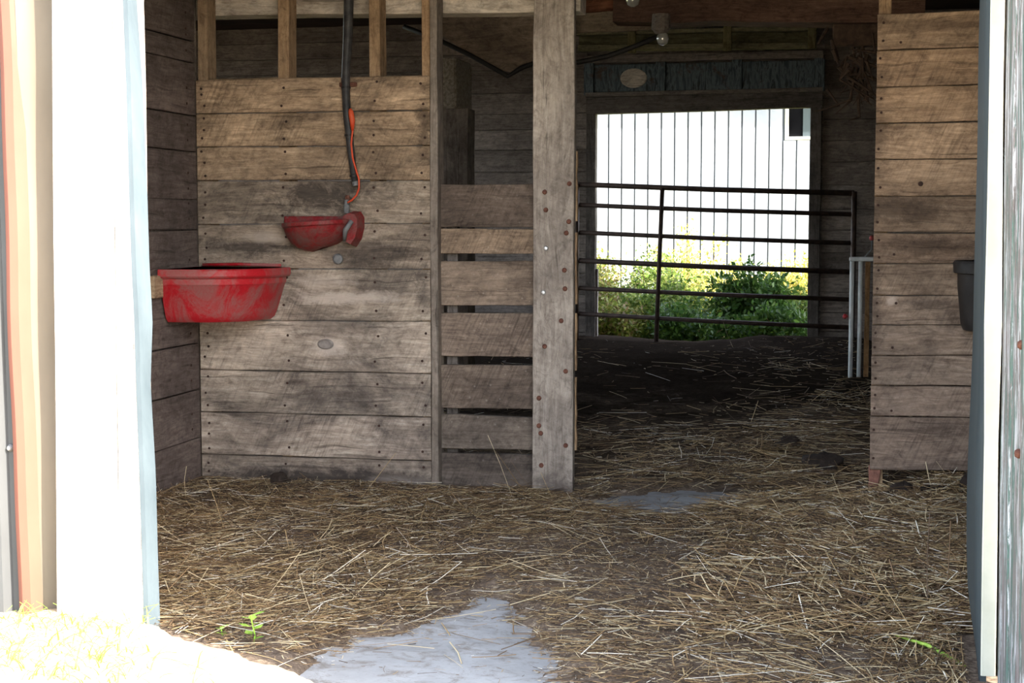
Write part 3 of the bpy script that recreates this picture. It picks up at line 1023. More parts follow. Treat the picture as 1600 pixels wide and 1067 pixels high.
def ring_shell(rings, close_last=True):
    n = len(rings[0])
    vs_, fs = [], []
    for r in rings:
        vs_ += r
    for i in range(len(rings) - 1):
        for k in range(n):
            fs.append((i * n + k, i * n + (k + 1) % n, (i + 1) * n + (k + 1) % n, (i + 1) * n + k))
    if close_last:
        fs.append(tuple(range((len(rings) - 1) * n, len(rings) * n)))
    return vs_, fs


A_, B_ = 0.445, 0.43
cf = empty('corner_feeder', (cx_ + 0.15, cy_ - 0.15, 0.755))
tag(cf, 'bright red plastic corner feed tub with dusty scuffs', 'feeder')
prof_out = [(1.0, .990), (1.0, .962), (.985, .955), (.955, .952), (.95, .925), (.935, .918), (.85, .80), (.82, .772), (.78, .758)]
mb = MB()
mb.add(*ring_shell([feeder_ring(A_ * s_, B_ * s_, z) for (s_, z) in prof_out[3:]]))
tub = mb.build('tub', M['red'], cf)
smooth_by_angle(tub, 35)
mb = MB()
rr = [feeder_ring(A_ * s_, B_ * s_, z) for (s_, z) in [(.955, .951), (.985, .954), (1.0, .962), (1.0, .986), (.99, .992), (.955, .992), (.945, .985), (.93, .93), (.80, .79), (.75, .775)]]
mb.add(*ring_shell(rr))
rim = mb.build('rim', M['red'], cf)
smooth_by_angle(rim, 35)
mb = MB()
mb.tube([(cx_ + 0.02, cy_ - 0.005, 1.0), (cx_ + 0.2, cy_ - 0.004, 1.004), (cx_ + 0.40, cy_ - 0.006, 1.0)], 0.008, 6)
mb.build('back_lip', M['red'], cf, smooth=True)
# wooden block behind it on the side wall
o = board('support_block', M['stud'], None, (XL + 0.025, 6.13, 0.918), (XL + 0.025, 6.05, 0.918), 0.095, thick=0.024, normal=(1, 0, 0))
tag(o, 'small bare wooden block on the side wall behind the feed tub', 'block')

# ------------------------------------------------------------------ red waterer bowl
wt = empty('waterer', (-2.33, YP, 1.07))
tag(wt, 'worn dark red waterer bowl mounted on the plank partition', 'waterer')
nA = 26


def bowl_ring(s_, z, skew=0.0):
    pts = []
    for k in range(nA + 1):
        q = math.pi * k / nA
        ex = math.cos(q)
        pts.append((-2.355 + skew + 0.162 * s_ * ex, YP - 0.004 - 0.19 * s_ ** 1.2 * max(0.0, math.sin(q)) ** 0.8, z + 0.020 * (ex * 0.5 + 0.5)))
    return pts


mb = MB()
rr = [bowl_ring(s_, z, k_) for (s_, z, k_) in [(1.0, 1.178, 0), (.97, 1.156, 0), (.89, 1.128, -.003), (.76, 1.102, -.008), (.58, 1.080, -.012), (.36, 1.066, -.015), (.15, 1.062, -.015)]]
mb.add(*ring_shell(rr))
b = mb.build('bowl', M['enamel'], wt)
smooth_by_angle(b, 50)
mb = MB()
rr = [bowl_ring(s_, z, k_) for (s_, z, k_) in [(.99, 1.166, 0), (1.03, 1.172, 0), (1.03, 1.188, 0), (.97, 1.190, 0), (.93, 1.165, 0), (.75, 1.115, -.01), (.4, 1.09, -.02)]]
mb.add(*ring_shell(rr))
b = mb.build('rim', M['enamel'], wt)
smooth_by_angle(b, 50)
mb = MB()
# valve housing on the right with a rounded cheek and paddle bracket
prof = [(-2.225, 1.105), (-2.19, 1.085), (-2.165, 1.12), (-2.152, 1.17), (-2.152, 1.215), (-2.168, 1.243), (-2.20, 1.246), (-2.225, 1.235), (-2.235, 1.19)]
n = len(prof)
mb.add([(x, YP - 0.002, z) for (x, z) in prof] + [(x * 0.85 - 2.195 * 0.15, YP - 0.085, z * 0.85 + 1.17 * 0.15) for (x, z) in prof],
       [tuple(range(n)), tuple(range(n, 2 * n))] + [(i, (i + 1) % n, n + (i + 1) % n, n + i) for i in range(n)])
mb.build('valve_housing', M['enamel'], wt)
mb = MB()
mb.box(-2.53, -2.20, YP - 0.012, YP - 0.001, 1.18, 1.222, 0.004)
mb.build('back_plate', M['enamel'], wt, color=None)
mb = MB()
mb.tube([(-2.172, YP - 0.12, 1.20), (-2.195, YP - 0.14, 1.16), (-2.21, YP - 0.11, 1.115)], [0.011, 0.012, 0.008], 8)
mb.build('paddle', M['zinc'], wt, smooth=True)
mb = MB()
mb.lathe([(0.012, 0), (0.014, .012), (0.014, .035), (0.010, .04), (0.010, .06)], (-2.226, YP - 0.03, 1.235), 'z', 10)
mb.build('inlet_nipple', M['zinc'], wt)
mb = MB()
mb.lathe([(0.011, 0), (0.012, .012), (0.009, .02)], (-2.221, YP - 0.03, 1.295), 'z', 8)
mb.build('brass_nut', M['rust'], wt)

# hose and heating cable
hs = empty('water_hose', (-2.2, YP - 0.05, 1.37))
tag(hs, 'black insulated hose hanging down the partition above the waterer', 'hose')
hp = [(-2.203, 3.05), (-2.206, 2.172), (-2.212, 2.0), (-2.223, 1.83), (-2.222, 1.74), (-2.217, 1.66), (-2.207, 1.56), (-2.196, 1.46), (-2.184, 1.375)]
mb = MB()
mb.tube([(x, YP - 0.035, z) for (x, z) in hp], [.022, .022, .021, .019, .018, .018, .017, .016, .015], 10)
mb.build('insulation', M['hose'], hs, smooth=True)
mb = MB()
mb.tube([(-2.1835, YP - 0.035, 1.376), (-2.179, YP - 0.036, 1.356)], 0.0145, 10)
mb.build('hose_end', M['zinc'], hs)
for (x, z) in ((-2.222, 1.79), (-2.209, 1.58), (-2.187, 1.40)):
    mb = MB()
    mb.lathe([(0.0205, -0.005), (0.0215, -0.003), (0.0215, 0.003), (0.0205, 0.005)], (x, YP - 0.035, z), 'z', 12)
    mb.build('tape_band', M['black'], hs)
mb = MB()
mb.box(-2.262, -2.18, YP - 0.014, YP - 0.002, 1.795, 1.815, 0.003)
mb.build('pipe_clamp', M['rust'], hs)
oc_ = empty('heating_cable', (-2.18, YP - 0.04, 1.27))
tag(oc_, 'thin orange electric cable with a plug beside the black hose', 'cable')
mb = MB()
pts = [(-2.196, 1.66), (-2.188, 1.60), (-2.195, 1.54), (-2.189, 1.48), (-2.172, 1.42), (-2.160, 1.385), (-2.160, 1.345), (-2.172, 1.315), (-2.195, 1.292), (-2.214, 1.282)]
mb.tube([(x, YP - 0.050, z) for (x, z) in pts], 0.0045, 6)
mb.build('wire', M['orange'], oc_, smooth=True)
mb = MB()
mb.tube([(-2.197, YP - 0.055, 1.695), (-2.192, YP - 0.058, 1.68), (-2.186, YP - 0.058, 1.64), (-2.187, YP - 0.055, 1.60)], [0.006, 0.012, 0.013, 0.006], 8)
mb.build('plug', M['orange'], oc_, smooth=True)

# ------------------------------------------------------------------ black rubber bucket on the right partition
bk = empty('rubber_bucket', (0.5, YP, 0.75))
tag(bk, 'black rubber flat-back bucket hung on the right partition', 'bucket')


def dring(s_, z, n=18):
    return [(0.52 + 0.125 * s_ * math.cos(math.pi * k / n), YP - 0.004 - 0.20 * s_ * max(0.0, math.sin(math.pi * k / n)) ** 0.85, z) for k in range(n + 1)]


mb = MB()
mb.add(*ring_shell([dring(s_, z) for (s_, z) in [(.94, 1.01), (.92, .93), (.80, .78), (.72, .755)]]))
smooth_by_angle(mb.build('body', M['black'], bk), 50)
mb = MB()
mb.add(*ring_shell([dring(s_, z) for (s_, z) in [(.94, .985), (1.06, .99), (1.08, 1.03), (1.02, 1.04), (.95, 1.035), (.88, .95), (.75, .79)]]))
smooth_by_angle(mb.build('rim', M['black'], bk), 50)

# ------------------------------------------------------------------ tube gate in the rear doorway
gt = empty('tube_gate', (-1.25, 13.9, 0.05))
tag(gt, 'sagging seven-bar steel tube gate across the rear doorway', 'gate')
gl = [1.536, 1.349, 1.097, .838, .584, .348, .099]
gr_ = [1.445, 1.259, 1.005, .750, .505, .255, .009]
for i, (l, r) in enumerate(zip(gl, gr_)):
    mb = MB()
    mb.tube([(-2.52, 13.9, l), (-1.3, 13.9, (l + r) / 2 - 0.006), (-0.035, 13.9, r + 0.0)], 0.0245 if i in (0, 3) else 0.021, 8)
    mb.build('bar', M['gate'], gt, smooth=True)
for (x0, x1, z0, z1, r) in ((-1.732, -1.780, 1.50, 0.07, .021), (-2.52, -2.52, 1.55, 0.09, .024), (-0.033, -0.037, 1.46, 0.0, .024)):
    mb = MB()
    mb.tube([(x0, 13.885, z0), ((x0 + x1) / 2, 13.885, (z0 + z1) / 2), (x1, 13.885, z1)], r, 8)
    mb.build('upright', M['gate'], gt, smooth=True)

# ------------------------------------------------------------------ white pipe panel leaning inside
wpn = empty('white_pen_panel', (0.02, 11.2, 0.0))
tag(wpn, 'end of a white pipe pen panel standing beyond the right partition', 'panel')
for x in (-0.034, 0.026):
    mb = MB()
    mb.tube([(x, 11.2, 0.0), (x, 11.2, 0.93)], 0.016, 8)
    mb.build('pipe', M['whitepipe'], wpn, smooth=True)
mb = MB()
mb.box(-0.055, 0.14, 11.17, 11.23, 0.915, 0.945, 0.006)
mb.build('cap', M['whitepipe'], wpn)
board('brace_board', M['stud'], wpn, (0.075, 11.22, 0.0), (0.075, 11.22, 0.91), 0.035, thick=0.03, color=(.8, .65, .5))
for (z, x) in ((0.52, -0.075), (1.08, 0.10)):
    mb = MB()
    mb.lathe([(0.004, -0.02), (0.018, -0.012), (0.02, 0.0), (0.014, 0.012), (0.004, 0.02)], (x, 11.18, z), 'x', 8)
    o = mb.build('insulator_knob', M['red'], wpn, smooth=True)
mb = MB()
mb.tube([(0.04, 11.21, 0.93), (0.1, 11.2, 1.0), (0.1, 11.185, 1.08)], 0.006, 6)
mb.build('knob_wire', M['zinc'], wpn)

# ------------------------------------------------------------------ overhead timbers and clutter
o = board('lintel_beam', M['brown'], None, (-1.42, 9.0, 2.515), (0.35, 9.0, 2.48), 0.30, 0.33, thick=0.25, wob=0.008, seg=9, color=(1.0, .85, .78))
tag(o, 'thick reddish-brown timber lintel across the passage under the ceiling', 'beam')
o = board('loft_joist', M['brown'], None, (-2.0, 9.3, 2.50), (-1.3, 9.3, 2.50), 0.08, thick=0.2, color=(1.8, 1.1, .8))
tag(o, 'rust-coloured joist end at the top beside the tall post', 'beam')
o = board('loft_board', M['darkwood'], None, (-2.0, 9.2, 2.385), (-1.15, 9.2, 2.40), 0.12, thick=0.03, color=(1.3, 1.2, 1.0))
tag(o, 'dusty dark board below the joist beside the tall post', 'board')
# beam end on a pillar behind the slatted panel
pb = empty('pillar', (-2.4, 9.2, 0))
tag(pb, 'dark pillar carrying a speckled grey beam end behind the partition', 'pillar')
mb = MB()
mb.box(-2.56, -2.375, 9.0, 9.4, 1.88, 2.185, 0.012)
mb.build('beam_end', M['rock'], pb)
board('pillar_post', M['darkwood'], pb, (-2.40, 9.06, 0.0), (-2.40, 9.06, 1.88), 0.17, thick=0.17, color=(1.0, .95, .9))
# sagging dark board and the cable that runs under it
mb = MB()
top = [(-2.42, 2.50), (-2.2, 2.50), (-2.0, 2.50), (-1.70, 2.50)]
out_ = [(-2.45, 2.42), (-2.36, 2.27), (-2.19, 2.15), (-2.03, 2.07), (-1.962, 2.055), (-1.90, 2.10), (-1.80, 2.14), (-1.62, 2.16), (-1.60, 2.48), (-2.0, 2.52), (-2.4, 2.5)]
n = len(out_)
mb.add([(x, 8.7 + 0.06 * math.sin(3 * x), z) for (x, z) in out_] + [(x, 8.725 + 0.06 * math.sin(3 * x), z) for (x, z) in out_],
       [tuple(range(n)), tuple(range(n, 2 * n))] + [(i, (i + 1) % n, n + (i + 1) % n, n + i) for i in range(n)])
o = mb.build('broken_board', M['darkwood'], color=(1.25, 1.15, 1.05))
tag(o, 'broken dark board hanging point-down above the slatted panel', 'board')
mb = MB()
cb = [(-2.6, 8.665, 2.33), (-2.391, 8.665, 2.248), (-2.2, 8.665, 2.155), (-1.976, 8.665, 2.03), (-1.90, 8.665, 2.075), (-1.808, 8.665, 2.105), (-1.568, 8.665, 2.10), (-1.40, 8.665, 2.13), (-1.25, 8.665, 2.18), (-1.12, 8.665, 2.23)]
mb.tube(cb, 0.014, 8)
o = mb.build('electric_cable', M['black'], smooth=True)
tag(o, 'thick black cable sagging from the broken board to the lamp holder', 'cable')
lh = empty('lamp_holder', (-1.1, 8.6, 2.17))
tag(lh, 'small lamp holder with a glass bulb under the brown lintel', 'lamp')
mb = MB()
mb.lathe([(0.05, 0.16), (0.055, 0.08), (0.03, 0.05)], (-1.09, 8.62, 2.19), 'z', 12)
mb.build('socket', M['darkwood'], lh)
mb = MB()
mb.lathe([(0.012, 0.05), (0.030, 0.035), (0.036, 0.01), (0.028, -0.015), (0.008, -0.026)], (-1.08, 8.62, 2.205), 'z', 12)
mb.build('bulb', M['glass'], lh, smooth=True)
lb = empty('light_bulb', (-1.29, 8.9, 2.42))
tag(lb, 'clear light bulb at the very top edge beside the tall post', 'lamp')
mb = MB()
mb.lathe([(0.02, 0.10), (0.036, 0.06), (0.042, 0.03), (0.032, 0.0), (0.01, -0.012)], (-1.29, 8.9, 2.445), 'z', 14)
mb.build('bulb', M['glass'], lb, smooth=True)
mb = MB()
mb.lathe([(0.03, 0.0), (0.032, 0.06), (0.02, 0.09)], (-1.29, 8.9, 2.53), 'z', 10)
mb.build('socket', M['black'], lb)
# dusty cobweb clump by the right partition
cw = MB()
for k in range(46):
    x, z = random.gauss(0.0, 0.07), 2.12 + random.gauss(0, 0.09)
    y = 9.12 + random.gauss(0, 0.04)
    cw.tube([(x, y, z), (x + random.gauss(0, .05), y + random.gauss(0, .03), z - random.uniform(.02, .12)), (x + random.gauss(0, .07), y, z - random.uniform(.08, .2))],
            [random.uniform(.004, .016), random.uniform(.004, .018), .002], 5)
cw.box(-0.16, 0.10, 9.08, 9.18, 2.20, 2.345, 0.01)
o = cw.build('cobweb_clump', M['cobweb'], smooth=False)
tag(o, 'brown dusty clump of cobweb and hay hanging left of the right partition', 'cobweb')

# ------------------------------------------------------------------ left door jamb with torn flashing and siding
jl = empty('door_jamb', (-2.08, YW, -0.1))
tag(jl, 'sunlit white jamb with galvanised flashing, left of the entrance', 'jamb')
board('jamb_board', M['whiteboard'], jl, (-2.140, YW - 0.01, -0.15), (-2.109, YW - 0.01, 2.42), 0.196, 0.176, thick=0.06, seg=8)
board('jamb_board', M['whiteboard'], jl, (-2.000, YW - 0.006, -0.15), (-2.004, YW - 0.006, 2.42), 0.080, 0.030, thick=0.06, seg=8)
board('jamb_post', M['post'], jl, (-2.10, YW + 0.055, -0.15), (-2.10, YW + 0.055, 2.42), 0.21, thick=0.075)


def sheet(name, mat, parent, prof, zs, wave, thick=0.003, color=None, label=None):
    """thin bent metal sheet: prof = (x, y) points across, wave(i, z) -> dx, dy; given real thickness"""
    mb = MB()
    n, m = len(prof), len(zs)
    vs_ = []
    for (off) in (0, 1):
        for z in zs:
            for i, (x, y) in enumerate(prof):
                dx, dy = wave(i, z)
                a = Vector(prof[min(i + 1, n - 1)]) - Vector(prof[max(i - 1, 0)])
                nn = Vector((-a.y, a.x)).normalized() * thick * off
                vs_.append((x + dx + nn.x, y + dy + nn.y, z))
    fs = []
    for off in (0, n * m):
        for j in range(m - 1):
            for i in range(n - 1):
                fs.append((off + j * n + i, off + j * n + i + 1, off + (j + 1) * n + i + 1, off + (j + 1) * n + i))
    for j in range(m - 1):
        for i in (0, n - 1):
            fs.append((j * n + i, (j + 1) * n + i, n * m + (j + 1) * n + i, n * m + j * n + i))
    for i in range(n - 1):
        for j in (0, m - 1):
            fs.append((j * n + i, j * n + i + 1, n * m + j * n + i + 1, n * m + j * n + i))
    mb.add(vs_, fs)
    o = mb.build(name, mat, parent, smooth=False, color=color)
    smooth_by_angle(o, 35)
    if label:
        o['label'] = label
    return o


def wl_(z, a, ph):
    return a * (0.6 * math.sin(z * 5.1 + ph) + 0.4 * math.sin(z * 11.7 + 2 * ph))


zs = [-0.15 + 2.6 * k / 44 for k in range(45)]
FZ = [-0.2, 0.18, 0.48, 0.737, 0.919, 1.065, 1.282, 1.55, 1.82, 2.45]
FA = [-1.942, -1.946, -1.950, -1.955, -1.957, -1.962, -1.965, -1.967, -1.973, -1.985]
FB = [-1.932, -1.935, -1.938, -1.946, -1.938, -1.946, -1.948, -1.956, -1.967, -1.982]
fa = lambda z: float(np.interp(z, FZ, FA))
fb = lambda z: float(np.interp(z, FZ, FB))
sheet('flashing', M['galv'], jl, [(-0.014, YW - 0.014), (0.0, YW - 0.014), (0.004, YW + 0.002), (0.008, YW + 0.018), (0.010, YW + 0.034), (-0.004, YW + 0.046)], zs,
      lambda i, z: (fa(z) + (fb(z) - fa(z) - 0.010 + wl_(z, 0.002, 1.0)) * max(0, i - 1) / 3.0, 0.0), label='galvanised metal flashing')

sd = empty('metal_siding', (-2.6, YW, -0.1))
tag(sd, 'bleached tan metal siding with a salmon rib at the left edge', 'siding')
sw = lambda i, z: (wl_(z, 0.004, 0.3), wl_(z, 0.006, 1.7 + i * 0.25) * (0.4 + 0.12 * i))
sheet('tan_panel', M['siding'], sd, [(-2.325, YW + 0.004), (-2.305, YW + 0.026), (-2.285, YW + 0.036), (-2.25, YW + 0.040), (-2.21, YW + 0.038), (-2.18, YW + 0.036)], zs, sw, color=(.115, .095, .070))
sheet('salmon_rib', M['siding'], sd, [(-2.378, YW + 0.014), (-2.366, YW - 0.006), (-2.350, YW - 0.014), (-2.326, YW - 0.010), (-2.306, YW + 0.020)], zs,
      lambda i, z: (wl_(z, 0.004, 0.3) + 0.02 * (z - 0.9) * -0.5, 0), color=(.19, .070, .048))
sheet('grey_panel', M['siding'], sd, [(-3.4, YW + 0.02), (-2.9, YW + 0.02), (-2.46, YW + 0.02), (-2.43, YW - 0.012), (-2.41, YW - 0.012), (-2.395, YW + 0.02), (-2.36, YW + 0.022)], zs,
      lambda i, z: (0.02 * (z - 0.9) * -0.5, 0), color=(.075, .078, .08))
mb = MB()
mb.lathe([(0.001, -0.008), (0.006, -0.007), (0.009, -0.002), (0.011, 0.004)], (-2.383, YW + 0.012, 0.545), 'y', 10)
mb.build('screw', M['zinc'], sd)

# ------------------------------------------------------------------ right door jamb, trim and open leaf
jr = empty('door_jamb', (0.34, YW, 0))
tag(jr, 'white trimmed right jamb with wavy dark grey flashing', 'jamb')
bow_r = lambda z: 0.036 * math.exp(-((z + 0.03) / 0.16) ** 2) - 0.004 * math.exp(-((z - 0.42) / 0.2) ** 2)
sheet('flashing', M['galvdark'], jr, [(0.022, YW - 0.004), (0.004, YW - 0.004), (0.000, YW + 0.004), (0.001, YW + 0.10), (0.0015, YW + 0.20), (0.002, YW + 0.29), (0.003, YW + 0.35)], zs,
      lambda i, z: (0.302 + 0.011 * (1.74 - z) / 1.65 * (1 - i / 6) + i / 6 * (0.006 + bow_r(z)) + wl_(z, 0.002, 2.0), 0), label='dark grey flashing')
board('trim_board', M['trimwhite'], jr, (0.340, YW - 0.012, 0.06), (0.314, YW - 0.012, 2.42), 0.037, 0.034, thick=0.02, seg=8)
board('jamb_post', M['post'], jr, (0.42, YW + 0.03, 0.0), (0.42, YW + 0.03, 2.45), 0.09, thick=0.38)

dl = empty('barn_door_leaf', (0.39, 3.4, 0))
tag(dl, 'weathered door leaf with peeling white and green paint, swung outward on the right', 'door')
yy = [3.925, 3.70, 3.46, 3.22, 2.98, 2.74]
for i in range(5):
    board('door_plank', M['peel'], dl, (0.360 + 0.004 * (i % 2), (yy[i] + yy[i + 1]) / 2, 0.03), (0.334 + 0.004 * (i % 2), (yy[i] + yy[i + 1]) / 2, 2.58), yy[i] - yy[i + 1] - 0.005, thick=0.028, normal=(-1, 0, 0), wob=0.003, seg=10)
for z in (0.35, 1.2, 2.05):
    board('ledge', M['peel'], dl, (0.390 - 0.0102 * z, 3.90, z), (0.390 - 0.0102 * z, 2.80, z), 0.14, thick=0.026, normal=(-1, 0, 0))
for z in (0.93, 0.69):
    mb = MB()
    mb.lathe([(0.001, -0.007), (0.007, -0.006), (0.011, 0.0), (0.011, 0.006)], (0.352, 3.5, z), 'x', 10)
    mb.build('bolt', M['rust'], dl)

# ------------------------------------------------------------------ clods, stones and weeds on the floor
def clod(name, mat, c, r, label, cat, group=None):
    mb = MB()
    import itertools
    n, m = 12, 7
    vs_ = []
    ph = [random.uniform(0, 6) for _ in range(6)]
    for j in range(m + 1):
        t = math.pi * j / m
        for k in range(n):
            q = 2 * math.pi * k / n
            s_ = 1 + 0.16 * math.sin(3 * q + ph[0] + 2 * t) + 0.12 * math.sin(5 * q + ph[1] - 3 * t) + random.uniform(-.09, .09)
            vs_.append((c[0] + r[0] * s_ * math.sin(t) * math.cos(q), c[1] + r[1] * s_ * math.sin(t) * math.sin(q), c[2] + r[2] * s_ * math.cos(t)))
    fs = [(j * n + k, j * n + (k + 1) % n, (j + 1) * n + (k + 1) % n, (j + 1) * n + k) for j in range(m) for k in range(n)]
    mb.add(vs_, fs)
    o = mb.build(name, mat, smooth=True)
    tag(o, label, cat, group)
    return o


def hz(x, y):
    return float(litter_h(np.array([x]), np.array([y]))[0])


for (x, y, rx, ry, rz, lab) in [(-0.13, 7.15, .10, .09, .045, 'black manure clod lying in the passage left of the reddish foot'),
                                (-0.31, 7.6, .06, .05, .035, 'small dark manure clod farther back in the passage straw'),
                                (0.20, 6.42, .06, .05, .04, 'dark manure clod in front of the right partition, nearest its foot'),
                                (0.33, 6.36, .07, .05, .03, 'broad dark manure clod below the middle of the right partition'),
                                (0.47, 6.40, .05, .06, .06, 'dark manure clod at the right end below the right partition'),
                                (-2.52, 6.42, .05, .03, .035, 'dark clod in the straw at the foot of the plank partition'),
                                (-2.15, 5.05, .055, .04, .02, 'flat dark clod in the straw at the left foreground'),
                                (-2.02, 5.95, .05, .035, .022, 'flat dark clod midway to the plank partition'),
                                (0.05, 4.55, .06, .05, .02, 'flat dark clod in the right foreground straw')]:
    clod('manure_clod', M['clod'], (x, y, hz(x, y) + rz * 0.45), (rx, ry, rz), lab, 'clod', 'manure clods on the floor')


def blade(mb, p, d, L, w, droop=0.5, up=1.0):
    """one grass or leaf blade as a bent, slightly thick strip"""
    p = Vector(p)
    d = Vector((d[0], d[1], 0)).normalized()
    s_ = Vector((-d.y, d.x, 0))
    vs_ = []
    k = 4
    for i in range(k + 1):
        t = i / k
        c = p + d * (L * t * (0.35 + droop * t)) + Vector((0, 0, L * up * (t - droop * 0.6 * t * t)))
        ww = w * (1 - t ** 1.6) + 0.0004
        vs_ += [c - s_ * ww, c + s_ * ww, c + Vector((0, 0, -0.0012))]
    fs = []
    for i in range(k):
        for q in range(3):
            fs.append((i * 3 + q, i * 3 + (q + 1) % 3, i * 3 + 3 + (q + 1) % 3, i * 3 + 3 + q))
    mb.add(vs_, fs)


M['green'] = flat('grass_green', lin(112, 150, 52), lin(160, 186, 84), 30, 0.5, bump=0)
gmb = MB()
for k in range(420):
    x = random.uniform(-2.35, -1.75) if random.random() < 0.75 else random.uniform(-2.3, -1.5)
    y = random.uniform(3.35, 3.93)
    if x > -1.9 and y > 3.70 - 0.5 * (x + 1.9):
        continue
    z = float(mound_h(np.array([x]), np.array([y]))[0])
    q = random.uniform(0, 6.28)
    blade(gmb, (x, y, z - 0.005), (math.cos(q), math.sin(q)), random.uniform(.03, .10), random.uniform(.001, .0025), random.uniform(.3, .9))
o = gmb.build('grass', M['green'])
tag(o, 'short sunlit grass at the foot of the left jamb', 'grass', kind='stuff')


def seedling(x, y, z, s_, label):
    r = empty('weed_seedling', (x, y, z))
    tag(r, label, 'weed', 'weed seedlings at the edge of the sunlit soil')
    mb = MB()
    mb.tube([(x, y, z), (x + .01 * s_, y, z + .05 * s_), (x - .004 * s_, y, z + .11 * s_)], 0.0022, 5)
    mb.build('stem', M['green'], r)
    mb = MB()
    for k in range(9):
        q = k * 2.4
        h = z + (0.04 + 0.08 * k / 9) * s_
        L = 0.04 * s_
        d = Vector((math.cos(q), math.sin(q), 0.25))
        t = Vector((-d.y, d.x, 0))
        p = Vector((x, y, h))
        mb.add([p, p + d * L * .55 + t * L * .34, p + d * L, p + d * L * .55 - t * L * .34, p + d * L * .5 + Vector((0, 0, -.002))],
               [(0, 1, 4), (1, 2, 4), (2, 3, 4), (3, 0, 4), (0, 3, 2, 1)])
    mb.build('leaves', M['green'], r)


seedling(-1.63, 3.93, 0.0, 0.95, 'taller bright green weed seedling left of the bare concrete')
seedling(-1.73, 3.95, 0.0, 0.55, 'smaller bright green weed seedling nearest the left jamb')
mb = MB()
mb.tube([(0.12, 4.22, 0.075), (0.2, 4.16, 0.07), (0.29, 4.06, 0.045)], [0.002, 0.006, 0.008], 6)
o = mb.build('green_stalk', M['green'], smooth=True)
tag(o, 'single green stalk lying on the straw by the right jamb', 'stalk')

# ------------------------------------------------------------------ outside behind: shrubs, weeds and the white building
def leaf_cloud(centres, n, spread, size, pal):
    """many small folded leaves round a set of twig points"""
    c = centres[rng.integers(0, len(centres), n)] + rng.normal(0, 1, (n, 3)) * spread
    c[:, 2] = np.maximum(c[:, 2], 0.0)
    a = rng.normal(0, 1, (n, 3))
    a /= np.linalg.norm(a, axis=1)[:, None]
    b = np.cross(a, rng.normal(0, 1, (n, 3)))
    b /= np.linalg.norm(b, axis=1)[:, None]
    cc = np.cross(a, b)
    L = (size * rng.uniform(0.6, 1.3, n))[:, None]
    V = np.stack([c, c + a * L * .5 + b * L * .24 + cc * L * .08, c + a * L, c + a * L * .5 - b * L * .24 + cc * L * .08], 1)
    F = np.concatenate([np.array([[0, 1, 2]]), np.array([[0, 2, 3]])])
    F = (F[None] + (np.arange(n) * 4)[:, None, None]).reshape(-1, 3)
    col = np.array(pal)[rng.integers(0, len(pal), n)] * rng.uniform(.75, 1.2, n)[:, None]
    return V.reshape(-1, 3), F, np.repeat(col, 4, 0)


GREEN = [lin(100, 126, 54)[:3], lin(126, 146, 68)[:3], lin(80, 104, 46)[:3], lin(152, 162, 88)[:3]]
OLIVE = [lin(120, 128, 56)[:3], lin(104, 118, 52)[:3], lin(146, 146, 74)[:3], lin(130, 112, 76)[:3]]
DARKG = [lin(52, 82, 36)[:3], lin(64, 94, 40)[:3], lin(84, 112, 48)[:3]]
YELLOW = [lin(196, 180, 84)[:3], lin(176, 170, 80)[:3], lin(206, 190, 120)[:3], lin(150, 156, 70)[:3]]


def shrub(x, y, h, r, n, pal, label, size=0.055):
    root = empty('shrub', (x, y, 0))
    tag(root, label, 'shrub', 'shrubs beyond the rear doorway')
    tips = []
    mb = MB()
    for k in range(int(12 + 10 * r)):
        q = random.uniform(0, 6.28)
        rr_ = r * math.sqrt(random.random())
        hh = h * random.uniform(.55, 1.0) * (1 - 0.35 * (rr_ / r) ** 2)
        e = Vector((x + rr_ * math.cos(q), y + rr_ * math.sin(q), hh))
        b0 = Vector((x + .3 * rr_ * math.cos(q), y + .3 * rr_ * math.sin(q), -0.03))
        m_ = b0.lerp(e, .5) + Vector((random.gauss(0, .03), random.gauss(0, .03), .04))
        mb.tube([b0, m_, e], [0.008, 0.006, 0.002], 5, caps=False)
        for t in np.linspace(0.08, 1.0, 9):
            tips.append(b0.lerp(m_, t * 2) if t < .5 else m_.lerp(e, t * 2 - 1))
    mb.build('stems', M['stud'], root)
    V, F, Cc = leaf_cloud(np.array([tuple(t) for t in tips]), n, 0.06, size, pal)
    o = numpy_mesh('foliage', V, F, M['leaf'], Cc, root, origin=(x, y, 0))
    o['kind'] = 'stuff'


shrub(-1.05, 15.8, 0.74, 0.52, 9000, DARKG, 'dark green leafy shrub right of centre behind the gate', 0.075)
shrub(-1.95, 15.9, 0.66, 0.55, 7000, GREEN, 'pale green shrub left of centre behind the gate upright')
shrub(-2.75, 15.9, 0.72, 0.5, 6000, OLIVE, 'olive green shrub at the left side of the rear doorway', 0.05)
shrub(-0.42, 15.9, 0.60, 0.42, 5500, GREEN, 'low green shrub at the right side of the rear doorway')
shrub(-2.1, 17.3, 0.98, 0.5, 5500, GREEN, 'tall light green shrub behind the pale green one', 0.05)
shrub(-1.35, 17.5, 0.75, 0.6, 5000, YELLOW, 'yellowish shrub behind the dark green one', 0.05)
shrub(-3.0, 17.4, 0.85, 0.6, 5000, OLIVE, 'olive bush far left before the white building', 0.05)
shrub(-0.4, 17.5, 0.8, 0.5, 4500, YELLOW, 'yellowish bush far right before the white building', 0.05)
shrub(-0.75, 15.2, 0.36, 0.42, 4500, DARKG, 'low dark green plant just outside the doorway on the right', 0.065)
shrub(-1.6, 15.15, 0.34, 0.42, 4500, DARKG, 'low dark green plant just outside the doorway in the middle', 0.065)
shrub(-2.4, 15.2, 0.36, 0.42, 4500, OLIVE, 'low olive plant just outside the doorway on the left', 0.06)
shrub(-2.0, 19.2, 1.15, 0.7, 4500, YELLOW, 'tallest yellow shrub nearest the white building', 0.05)
